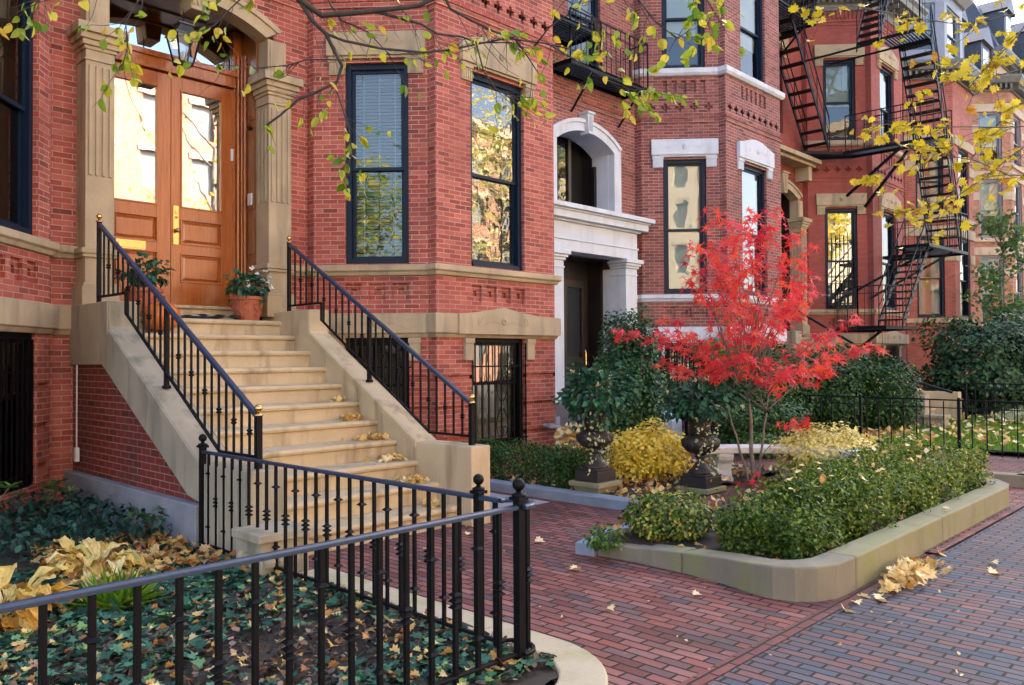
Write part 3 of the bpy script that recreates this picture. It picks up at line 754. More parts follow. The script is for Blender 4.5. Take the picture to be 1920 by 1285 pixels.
        wm, wdk = ('wood', 'wooddk') if st.get('wood') else ('brownwood', 'brownwood')
        P = MB()
        P.box(X(3.36), X(3.53), 9.95, 10.45, 2.14, 6.1); P.box(X(5.45), X(5.62), 9.95, 10.45, 2.14, 6.1); P.box(X(3.36), X(5.62), 9.95, 10.45, 6.12, 6.2)
        P.box(X(3.36), X(5.62), 10.5, 10.55, 2.14, 6.2)
        for z0, z1 in ((2.45, 2.95), (3.05, 3.55), (3.65, 4.75), (4.85, 5.3)):   # raised side panels
            P.box(X(5.435), X(5.45), 9.99, 10.12, z0, z1); P.box(X(5.425), X(5.435), 10.01, 10.10, z0+.04, z1-.04)
        LN = P.build('porch_lining', wdk, H, bevel=.003)
        P = MB()
        for sx in (-1, 1):
            for i, (o, yy, r) in enumerate(((.865, 10.33, .018), (.90, 10.30, .024), (.935, 10.26, .018), (.955, 10.21, .022))):
                xx = X(4.475+sx*o); P.tube([(xx, yy, 2.33), (xx, yy, 5.75)], r, 8)
            P.box(X(4.475+sx*.85)-.012, X(4.475+sx*.85)+.012, 10.30, 10.4, 2.33, 5.5)
            P.box(min(X(4.475+sx*.86), X(4.475+sx*.975)), max(X(4.475+sx*.86), X(4.475+sx*.975)), 10.34, 10.42, 2.33, 6.1)
        P.box(X(3.62), X(5.33), 10.28, 10.42, 5.30, 5.50); P.box(X(3.6), X(5.35), 10.25, 10.28, 5.45, 5.52); P.box(X(3.62), X(5.33), 10.265, 10.28, 5.30, 5.335)
        P.build('door_frame', wm, H, bevel=.004)
        g = MB(); g.quad((X(3.62), 10.40, 5.5), (X(5.33), 10.40, 5.5), (X(5.33), 10.40, 6.1), (X(3.62), 10.40, 6.1)); g.build('transom_window', 'glassbright' if st.get('wood') else 'glass', H)
        P = MB(); P.box(X(3.53), X(5.45), 10.0, 10.5, 2.142, 2.29); P.box(X(3.53), X(5.45), 9.96, 10.5, 2.29, 2.33); P.build('threshold', 'stepstone' if st.get('wood') else S, H, bevel=.012)
        for li, x0 in enumerate((3.63, 4.48)):
            x1 = x0+.845; D = MB(); s_ = .13; y0, y1 = 10.33, 10.385
            D.box(X(x0), X(x0+s_+.01), y0, y1, 2.345, 5.29); D.box(X(x1-s_-.05), X(x1), y0, y1, 2.345, 5.29)
            xi0, xi1 = x0+s_+.01, x1-s_-.05
            for z0, z1 in ((2.345, 2.66), (3.0, 3.15), (3.44, 3.62), (5.10, 5.29)): D.box(X(xi0), X(xi1), y0, y1, z0, z1)
            for z0, z1 in ((2.66, 3.0), (3.15, 3.44)):
                D.box(X(xi0), X(xi1), y0+.025, y1, z0, z1)
                D.hexa([(X(xi0+.045), y0+.008, z0+.045), (X(xi1-.045), y0+.008, z0+.045), (X(xi1-.01), y0+.026, z0+.01), (X(xi0+.01), y0+.026, z0+.01),
                        (X(xi0+.045), y0+.008, z1-.045), (X(xi1-.045), y0+.008, z1-.045), (X(xi1-.01), y0+.026, z1-.01), (X(xi0+.01), y0+.026, z1-.01)])
            for z0, z1 in ((2.66, 3.0), (3.15, 3.44), (3.62, 5.10)):   # bolection moulding
                o = .022
                for q0 in ((xi0-o, xi1+o, z0-o, z0), (xi0-o, xi1+o, z1, z1+o), (xi0-o, xi0, z0, z1), (xi1, xi1+o, z0, z1)):
                    D.box(X(q0[0]), X(q0[1]), y0-.014, y0, q0[2], q0[3])
            DL = D.build('door_leaf', wm, H, bevel=.004)
            g = MB(); g.quad((X(xi0), y0+.02, 3.62), (X(xi1), y0+.02, 3.62), (X(xi1), y0+.02, 5.10), (X(xi0), y0+.02, 5.10)); g.build('glass_pane', 'glassbright' if st.get('wood') else 'glass', DL)
            if st.get('wood'):
                if li == 1:
                    g = MB(); g.box(X(4.505), X(4.575), y0-.012, y0, 3.12, 3.62); g.sphere((X(4.54), y0-.06, 3.30), .032); g.tube([(X(4.54), y0-.06, 3.30), (X(4.54), y0, 3.30)], .012, 8)
                    g.sphere((X(4.54), y0-.012, 3.47), .018); g.box(X(4.525), X(4.555), y0-.03, y0-.012, 3.52, 3.56); g.build('lock_plate', 'brass', DL, bevel=.003)
                    g = MB(); g.box(X(5.28), X(5.31), y0-.03, y0, 4.32, 4.48); g.build('door_sensor', 'white', DL, bevel=.004)
                else:
                    g = MB(); g.box(X(3.80), X(4.16), y0-.01, y0, 3.01, 3.13); g.box(X(3.83), X(4.13), y0-.016, y0-.01, 3.035, 3.105); g.build('mail_slot', 'brass', DL, bevel=.003)
        if st.get('wood'):
            g = MB(); g.box(X(5.405), X(5.425), 10.0, 10.10, 3.70, 3.86); g.build('intercom', 'white', LN, bevel=.004)
            g = MB(); g.tube([(X(5.445), 10.02, 4.72), (X(5.38), 10.0, 4.72)], .015, 8); g.tube([(X(5.39), 10.03, 4.74), (X(5.35), 9.93, 4.69)], .03, 8); g.build('security_camera', 'iron', LN)
        if st.get('hood'):
            P = MB(); P.box(X(2.95), X(6.05), 9.45, 9.9, 6.78, 6.86); P.box(X(2.88), X(6.12), 9.32, 9.9, 6.86, 6.98)
            P.add([(X(2.9), 9.35, 6.98), (X(6.1), 9.35, 6.98), (X(6.1), 9.9, 7.12), (X(2.9), 9.9, 7.12)], [(0, 1, 2, 3)])
            for x0 in (3.1, 5.7): P.box(X(x0), X(x0+.2), 9.5, 9.9, 6.4, 6.78)
            P.build('door_hood', S, H, bevel=.01)
    # mansard roof and side walls
    q = MB(); R0, R1 = 11.9, 13.6
    q.add([(X(2.91), 9.5, R0), (X(10.71), 9.5, R0), (X(10.71), 10.6, R1), (X(2.91), 10.6, R1), (X(2.91), 13.6, R0), (X(10.71), 13.6, R0), (X(10.71), 13.0, R1), (X(2.91), 13.0, R1)],
          [(0, 1, 2, 3), (3, 2, 6, 7), (7, 6, 5, 4), (0, 3, 7, 4), (1, 5, 6, 2)])
    q.add([(a, b, 11.895) for a, b in [(X(2.91), 9.9)]+PL], [tuple(range(9))])
    q.build('roof', 'slate', H)
    return H

def stoop(ox, name, label, right_only=False):
    T = thing(name, label, 'stoop', (ox+4.475, 5.9, 0), group='stone stoops up to the doors')
    X = lambda v: v+ox; r_, t_ = .1945, .34
    for i in range(1, 12):
        y = 6.04+t_*(i-1); z = r_*i; m = MB(); yb = 10.0 if i == 11 else y+t_+.1
        m.box(X(3.45), X(5.5), y, yb, z-r_ if i > 1 else -.02, z-.05)
        pr = [(y-.012, z-.062), (y-.03, z-.052), (y-.038, z-.030), (y-.03, z-.008), (y-.012, z)]
        m.extr([(X(3.45), a, b) for a, b in pr]+[(X(3.45), yb, z), (X(3.45), yb, z-.062)], (2.05, 0, 0))
        m.build('landing' if i == 11 else 'step', 'stepstone', T)
    for sd, (xa, xb) in enumerate(((3.15, 3.45), (5.5, 5.76))):
        m = MB()
        if sd == 0: prof = [(5.86, 0), (6.67, 0), (6.67, .44), (6.93, .48), (8.92, 1.6), (9.88, 1.6), (9.88, 2.26), (8.74, 2.26), (8.74, 1.98), (6.69, .78), (5.86, .78)]
        else: prof = [(5.86, 0), (9.88, 0), (9.88, 2.26), (8.74, 2.26), (8.74, 1.98), (6.69, .78), (5.86, .78)]
        m.extr([(X(xa), a, b) for a, b in prof], (xb-xa, 0, 0))
        m = MB(); ym, g_ = 7.76, .003; zc = .78+(ym-6.69)*(1.98-.78)/(8.74-6.69); cut = [p for p in prof if p[0] < ym]; up_ = [p for p in prof if p[0] > ym]
        zb_ = .48+(ym-6.93)*(1.6-.48)/(8.92-6.93) if sd == 0 else 0
        if sd == 0: lo = [(5.86, 0), (6.67, 0), (6.67, .44), (6.93, .48), (ym-g_, zb_), (ym-g_, zc), (6.69, .78), (5.86, .78)]; hi = [(ym+g_, zb_), (8.92, 1.6), (9.88, 1.6), (9.88, 2.26), (8.74, 2.26), (8.74, 1.98), (ym+g_, zc)]
        else: lo = [(5.86, 0), (ym-g_, 0), (ym-g_, zc), (6.69, .78), (5.86, .78)]; hi = [(ym+g_, 0), (9.88, 0), (9.88, 2.26), (8.74, 2.26), (8.74, 1.98), (ym+g_, zc)]
        for poly_ in (lo, hi): m.extr([(X(xa), a, b) for a, b in poly_], (xb-xa, 0, 0))
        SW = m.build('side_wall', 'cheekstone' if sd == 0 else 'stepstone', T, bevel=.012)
        # coping moulding following the slope, both faces
        for xf, dx in ((xa, -1), (xb, 1)):
            c = MB(); x0, x1 = (xf-.014, xf) if dx < 0 else (xf, xf+.014)
            top = [(5.88, .78), (6.69, .78), (8.74, 1.98), (8.74, 2.26), (9.86, 2.26)] if False else [(6.70, .785), (8.72, 1.965)]
            for k in range(len(top)-1):
                (a0, b0), (a1, b1) = top[k], top[k+1]; h = .07
                c.extr([(X(x0), a0, b0-h), (X(x0), a1, b1-h), (X(x0), a1, b1), (X(x0), a0, b0)], (x1-x0, 0, 0))
            c.extr([(X(x0), 8.74, 1.9), (X(x0), 8.86, 1.97), (X(x0), 8.86, 2.255), (X(x0), 8.74, 2.255)], (x1-x0, 0, 0))
            c.build('coping_moulding', 'cheekstone' if sd == 0 else 'stepstone', SW, bevel=.006)
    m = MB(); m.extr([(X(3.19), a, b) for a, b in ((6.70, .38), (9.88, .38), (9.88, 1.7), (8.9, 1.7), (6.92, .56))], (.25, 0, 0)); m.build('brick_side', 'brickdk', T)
    m = MB(); m.box(X(3.10), X(3.44), 6.672, 9.88, -.05, .43); m.build('granite_base', 'greystone', T, bevel=.01)
    m = MB(); m.box(X(3.04), X(3.44), 5.48, 5.858, -.02, .31); m.box(X(3.00), X(3.47), 5.44, 5.855, .31, .375); 
    for i in range(3): m.sphere((X(3.039), 5.58+i*.09, .16), .045, 8, 6, 1.4); m.sphere((X(3.11+i*.1), 5.479, .16), .045, 8, 6, 1.4)
    m.build('carved_block', 'cheekstone', T, bevel=.012)
    return T

def bar(m, x, y, z0, z1, h=.012, rot=0): m.box(x-h, x+h, y-h, y+h, z0, z1)
def collar(m, x, y, z, r=.028, h=.012, k=1):
    for i in range(k):
        zz = z+(i-(k-1)/2)*.026
        m.lathe((x, y, zz), [(.012, -h), (r, -h*.25), (r, h*.25), (.012, h)], 8)
def finial(m, x, y, z, r=.033, mi=0):
    m.lathe((x, y, z), [(r*1.15, 0), (r*1.15, .012), (r*.5, .02), (r*.35, .034)], 12, mi); m.sphere((x, y, z+.03+r*.95), r, 14, 10, 1, mi)

def stair_rail(ox, xr, label):
    T = thing('stair_railing', label, 'railing', (ox+xr, 6.0, .8), group='iron railings on the stoops')
    x = ox+xr
    def zt(y):    # handrail height
        return 1.19+(y-6.03)*(3.11-1.19)/(9.39-6.03)
    def zb(y):
        if y > 8.68: return 2.33
        return max(.88, .86+(y-6.62)*(2.13-.86)/(8.69-6.62))
    m = MB(); m.extr([(x-.022, 6.0, 1.175), (x-.022, 9.41, 3.105), (x-.022, 9.41, 3.15), (x-.022, 6.0, 1.22)], (.044, 0, 0)); m.build('handrail', 'ironrail', T, bevel=.006)
    m = MB()
    for a, b in (((6.0, .87), (6.64, .87)), ((6.64, .87), (8.68, 2.13)), ((8.68, 2.34), (9.42, 2.34))):
        m.extr([(x-.012, a[0], a[1]-.012), (x-.012, b[0], b[1]-.012), (x-.012, b[0], b[1]+.012), (x-.012, a[0], a[1]+.012)], (.024, 0, 0))
    m.box(x-.012, x+.012, 8.67, 8.694, 2.12, 2.35); m.build('bottom_rail', 'iron', T)
    for y, z0, z1, hh in ((9.43, 2.25, 3.16, .02), (5.99, .77, 1.20, .024), (7.70, 1.38, 2.14, .02)):
        m = MB(); m.box(x-hh, x+hh, y-hh, y+hh, z0, z1); P = m.build('post', 'iron', T)
        if y != 7.70: f = MB(); finial(f, x, y, z1, .032); f.build('finial', 'brass', P, smooth=True)
        else: f = MB(); f.box(x-.03, x+.03, y-.03, y+.03, z0+.0, z0+.03); f.build('post_foot', 'iron', P)
    ys = []; y = 6.13
    while y < 9.38:
        if abs(y-7.70) > .05: ys.append(y)
        y += .1315
    for i, y in enumerate(ys):
        m = MB(); bar(m, x, y, zb(y), zt(y)-.0, .0085)
        if i % 2 == 0: collar(m, x, y, zb(y)+(zt(y)-zb(y))*(.50), .026, .014, 2)
        elif False: pass
        m.build('baluster', 'iron', T)
    return T
# ================================================================ SETTING
def sheet(name, poly, z, mat, kind='structure', label=None):
    m = MB(); m.add([(x, y, z) for x, y in poly], [tuple(range(len(poly)))]); o = m.build(name, mat); 
    return setp(o, kind=kind)
sheet('ground', [(-200, -200), (250, -200), (250, 200), (-200, 200)], -.06, 'asphalt')
sheet('road', [(-80, -11), (160, -11), (160, -3.2), (-80, -3.2)], -.052, 'asphalt')
sheet('sidewalk', [(-40, -3.0), (90, -3.0), (90, 2.19), (-40, 2.19)], 0.0, 'sidewalk')
sheet('brick_path', [(3.2, 2.19), (7.4, 2.19), (7.4, 10.2), (3.2, 10.2)], 0.0, 'path')
sheet('patio', [(7.3, 2.19), (15.2, 2.19), (15.2, 9.9), (7.3, 9.9)], .02, 'path')
sheet('edge_course', [(3.0, 2.19), (15, 2.19), (15, 2.284), (3.0, 2.284)], .006, 'strip')
def bumpy(name, x0, x1, y0, y1, z, amp, mat, nx=60, ny=60, keep=None, kind='structure'):
    m = MB(); vs = []; 
    for j in range(ny+1):
        for i in range(nx+1):
            x = x0+(x1-x0)*i/nx; y = y0+(y1-y0)*j/ny
            vs.append((x, y, z+amp*(math.sin(x*5.1+y*2.3)+math.sin(y*6.7-x*3.1)+random.uniform(-.8, .8))*.5))
    m.add(vs, [(j*(nx+1)+i, j*(nx+1)+i+1, (j+1)*(nx+1)+i+1, (j+1)*(nx+1)+i) for j in range(ny) for i in range(nx)])
    return setp(m.build(name, mat, smooth=True), kind=kind)
bumpy('garden_soil', -5.5, 3.36, 2.7, 9.9, .035, .03, 'soil', 120, 90)
bumpy('garden_soil', 7.42, 11.0, 5.2, 9.9, .06, .03, 'soil', 60, 60)
bumpy('planter_soil', 5.55, 10.3, 2.42, 4.4, .12, .02, 'soil', 60, 30)
bumpy('garden_soil', 13.9, 19.0, 6.2, 9.9, .05, .03, 'soil', 40, 30)
bumpy('lawn', 15.0, 30.0, 2.6, 9.9, .08, .02, 'lawn', 60, 50)
sheet('lawn_far', [(30, 2.6), (70, 2.6), (70, 9.9), (30, 9.9)], .05, 'lawn')
setp(sheet('concrete_slab', [(5.9, 6.2), (7.05, 6.2), (7.05, 8.3), (5.9, 8.3)], .004, 'concrete'), kind='structure')

def kerb_line(name, line, w, zt, mat, label, cat, zb=-.05, group=None, top_var=None, cuts=None, parts=None):
    """stone kerb along a plan polyline (outer edge), inner edge to the left"""
    T = thing(name, label, cat, (line[0][0], line[0][1], 0), group=group)
    segs = cuts or [(0, len(line)-1)]
    for si, (a, b) in enumerate(segs):
        L = [Vector(p) for p in line[a:b+1]]; n = len(L); vs = []
        for i in range(n):
            ds = []
            if i > 0: ds.append((L[i]-L[i-1]).normalized())
            if i < n-1: ds.append((L[i+1]-L[i]).normalized())
            d = sum(ds, Vector((0, 0))).normalized(); nrm = Vector((-d.y, d.x))
            z = zt if top_var is None else top_var[a+i]
            o = L[i]; q = L[i]+nrm*w
            gap = .004
            if i == 0 and si > 0: o = o+d*gap; q = q+d*gap
            vs += [(o.x, o.y, zb), (o.x, o.y, z), (q.x, q.y, z), (q.x, q.y, zb)]
        fs = []
        for i in range(n-1):
            for k in range(4): fs.append((i*4+k, (i+1)*4+k, (i+1)*4+(k+1) % 4, i*4+(k+1) % 4))
        fs += [(3, 2, 1, 0), (4*(n-1), 4*(n-1)+1, 4*(n-1)+2, 4*(n-1)+3)]
        m = MB(); m.add(vs, fs)
        me_n = 'kerb_stone'; mt = mat[si] if isinstance(mat, list) else mat
        o = m.build(me_n, mt, T, bevel=.014)
        # normals
        bm_fix(o)
    return T
def bm_fix(o):
    import bmesh
    b = bmesh.new(); b.from_mesh(o.data); bmesh.ops.recalc_face_normals(b, faces=b.faces); b.to_mesh(o.data); b.free()

def arc(cx, cy, r, a0, a1, n=8): return [(cx+r*math.cos(rad(a0+(a1-a0)*i/n)), cy+r*math.sin(rad(a0+(a1-a0)*i/n))) for i in range(n+1)]
# garden kerb in the foreground: front run, rounded corner, then along the path (inner side on the left of travel)
ln = [(-6, 2.36), (-2, 2.36), (1.2, 2.36), (2.75, 2.37)] + arc(2.86, 3.07, .70, -84, 0, 12) + [(3.56, 3.5), (3.56, 4.7), (3.57, 5.44)]
kerb_line('garden_kerb', ln, .25, .055, 'kerb', 'pale sandstone kerb curving round the ivy bed at the foreground fence corner', 'kerb', cuts=[(0, 2), (2, len(ln)-3), (len(ln)-3, len(ln)-1)])
# planter wall with a rounded street corner
pl = [(5.36, 4.42), (5.42, 4.26), (5.45, 3.9), (5.43, 3.45), (5.36, 3.05), (5.28, 2.78), (5.26, 2.62), (5.30, 2.48), (5.40, 2.37), (5.56, 2.30), (5.74, 2.285), (5.85, 2.285), (7.8, 2.29), (10.1, 2.30), (10.36, 2.36), (10.62, 2.52), (10.72, 2.78), (10.66, 3.05)]
tv = [.10, .105, .12, .155, .19, .212, .225, .232, .235, .236, .237, .237, .235, .232, .232, .232, .232, .232]
kerb_line('planter_wall', pl, .22, .235, ['bluestone', 'kerb2', 'kerb2', 'kerb3', 'kerb3', 'kerb2'], 'low stone wall with a rounded corner around the boxwood planting bed', 'planter wall', top_var=tv, cuts=[(0, 1), (1, 3), (3, 11), (11, 12), (12, 13), (13, 17)])
kerb_line('granite_kerb', [(6.75, 4.72), (6.1, 4.58), (5.34, 4.43)], .18, .10, 'bluestone', 'blue granite kerb at the back left end of the boxwood bed', 'kerb')
kerb_line('granite_kerb', [(7.18, 8.3), (7.18, 6.6), (7.2, 4.85)], .2, .11, 'bluestone', 'blue granite kerb beside the clipped hedge near the bay window', 'kerb')
bpy.data.objects['granite_kerb.001']  # second kerb
kerb_line('lawn_kerb', [(11.6, 2.33), (13, 2.33), (17, 2.33), (24, 2.33)], .25, .17, 'kerb3', 'mossy stone kerb edging the lawn with the far iron fence', 'kerb', cuts=[(0, 1), (1, 2), (2, 3)])
kerb_line('lawn_kerb', [(11.55, 4.6), (11.5, 3.3), (11.6, 2.34)], .22, .17, 'kerb2', 'short stone kerb returning from the lawn corner behind the planter', 'kerb')
for i, (x, y, l) in enumerate([]): pass

# ---------------------------------------------------------------- fences
def post(T, x, y, z1=.92, h=.024, r=.034, z0=-.03):
    m = MB(); m.box(x-h, x+h, y-h, y+h, z0, z1-.03); m.box(x-h-.014, x+h+.014, y-h-.014, y+h+.014, z1-.03, z1-.012)
    P = m.build('post', 'iron', T, bevel=.003); f = MB(); finial(f, x, y, z1-.012, r); f.build('ball_finial', 'iron', P, smooth=True); return P
FN = thing('garden_fence', 'black iron fence with ball finials and knuckled bars around the foreground ivy bed', 'fence', (3.11, 2.95, 0))
def rail(T, pts, z, w=.021, h=.012, name='top_rail', rnd=False):
    m = MB()
    if rnd:
        m.tube([(x, y, z) for x, y in pts], w, 8)
    sweep(m, pts, [(-w, z-h), (w, z-h), (w, z+h*.4), (w*.6, z+h), (-w*.6, z+h), (-w, z+h*.4)])
    o = m.build(name, 'ironrail' if name == 'top_rail' else 'iron', T, bevel=.002); bm_fix(o); return o
corner = [(3.15, 3.27), (3.15, 3.14)] + arc(3.13, 3.03, .115, 50, -95, 9) + [(3.09, 2.95)]
rail(FN, [(-3.5, 2.95), (3.11, 2.95)], .875)
rail(FN, [(3.15, 6.64), (3.15, 3.14)], .88)
rail(FN, [(3.15, 3.14)]+arc(3.125, 3.035, .12, 60, -100, 10), .878)
rail(FN, [(-3.5, 2.95), (3.11, 2.95)], .12, .013, .009, 'bottom_rail'); rail(FN, [(3.15, 6.64), (3.15, 3.14)]+arc(3.125, 3.035, .12, 60, -100, 10), .12, .013, .009, 'bottom_rail')
post(FN, 3.105, 2.95, .94, .023, .034); post(FN, 3.15, 3.30, .93, .022, .031); post(FN, 3.15, 6.64, .945, .024, .034)
def fbar(T, x, y, kind, h=.0108, z0=.09, z1=.87, sq=True):
    m = MB(); m.box(x-h, x+h, y-h, y+h, z0, z1)
    def col(z, k=1):
        for i in range(k):
            zz = z+(i-(k-1)/2)*.03; a = h+.016; b = h+.002
            m.hexa([(x-b, y-b, zz-.012), (x+b, y-b, zz-.012), (x+b, y+b, zz-.012), (x-b, y+b, zz-.012), (x-a, y-a, zz-.003), (x+a, y-a, zz-.003), (x+a, y+a, zz-.003), (x-a, y+a, zz-.003)])
            m.hexa([(x-a, y-a, zz-.003), (x+a, y-a, zz-.003), (x+a, y+a, zz-.003), (x-a, y+a, zz-.003), (x-b, y-b, zz+.010), (x+b, y-b, zz+.010), (x+b, y+b, zz+.010), (x-b, y+b, zz+.010)])
    if kind == 'A': col(.71); col(.27)
    elif kind == 'B': col(.485, 3)
    m.build('baluster', 'iron', T)
x = 2.957; i = 0
while x > -1.2:
    fbar(FN, x, 2.95, 'A' if i % 2 else 'B'); x -= .1495; i += 1
y = 6.53; i = 0
while y > 3.36: fbar(FN, 3.15, y, 'A' if i % 2 == 0 else 'B', .0095); y -= .1335; i += 1
fbar(FN, 3.15, 3.17, 'A', .011); fbar(FN, 3.242, 3.02, 'B', .011)

def plain_fence(name, label, P, Q, h, gap, posts, z0=.05, arcs=False, group=None):
    T = thing(name, label, 'fence', (P[0], P[1], z0), group=group); v = Vector(Q)-Vector(P); L = v.length; u = v/L
    m = MB()
    for z in (z0+h, ): m.tube([(P[0], P[1], z), (Q[0], Q[1], z)], .014, 6)
    m.build('top_rail', 'ironfar', T)
    m = MB(); m.tube([(P[0], P[1], z0+h-.13), (Q[0], Q[1], z0+h-.13)], .009, 5); m.build('mid_rail', 'ironfar', T)
    m = MB(); m.tube([(P[0], P[1], z0+.08), (Q[0], Q[1], z0+.08)], .009, 5); m.build('bottom_rail', 'ironfar', T)
    n = int(L/gap)
    for i in range(1, n):
        p = Vector(P)+u*(L*i/n); m = MB(); m.box(p.x-.008, p.x+.008, p.y-.008, p.y+.008, z0-.02, z0+h-.02*(i % 2)); m.build('picket', 'ironfar', T)
    for s_ in posts:
        p = Vector(P)+u*(L*s_); m = MB(); m.box(p.x-.022, p.x+.022, p.y-.022, p.y+.022, z0-.05, z0+h+.04); m.build('post', 'ironfar', T)
    return T
plain_fence('iron_fence', 'thin black iron fence with plain pickets in front of the leaf-strewn lawn', (15.2, 7.6), (14.6, 2.55), .86, .215, (0, .37, .7, 1), group='thin iron fences around the lawn')
plain_fence('iron_fence', 'thin black iron fence along the sidewalk edge of the lawn', (14.6, 2.52), (24.5, 2.52), .86, .24, (.0, .33, .66, 1), group='thin iron fences around the lawn')
plain_fence('iron_fence', 'thin black iron fence standing behind the lawn near the big dark shrub', (20.9, 5.6), (20.6, 2.6), .95, .2, (0, .5, 1), group='thin iron fences around the lawn')

# ---------------------------------------------------------------- houses
house(-7.8, 'brick_house', 'red brick house cut off at the far left edge, only its bay corner showing', dict(brick='brick', stone='tanstone', entry='tan', full=True, blinds=(None, None), cornice='cornice'))
house(0, 'brick_house', 'red brick house with tan stone trim and varnished double doors above the stoop', dict(brick='brick', stone='tanstone', entry='tan', wood=True, grille=True, blinds=('slat', 'slat')))
house(7.8, 'brick_house', 'brick house with white stone arched portico and white window heads', dict(brick='brick2', stone='whitestone', entry='white', glass=('glass', 'glassmid'), blinds=('shade', 'roller')))
house(15.75, 'brick_house', 'smooth painted red house with tan window heads and the fire escape', dict(brick='brick3', stone='tanstone', entry='tan', hood=True, glass=('glassmid', 'glass'), blinds=('curtain', 'curtain')))
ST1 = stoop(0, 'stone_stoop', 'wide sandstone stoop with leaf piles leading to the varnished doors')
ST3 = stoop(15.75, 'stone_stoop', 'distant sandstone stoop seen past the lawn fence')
stair_rail(0, 3.30, 'iron stair railing with brass balls on the left side of the big stoop')
stair_rail(0, 5.63, 'iron stair railing with brass balls on the right side of the big stoop')
T = thing('stair_handrail', 'sloping dark blue handrail of the distant stoop', 'railing', (15.75+5.6, 6.0, .8))
m = MB(); m.tube([(18.95, 9.3, 3.1), (19.05, 6.0, 1.05), (19.2, 5.4, .85)], .03, 6); m.build('handrail', 'ironfar', T)
m = MB(); m.box(19.0, 19.05, 6.6, 6.65, .3, 1.4); m.build('post', 'ironfar', T)

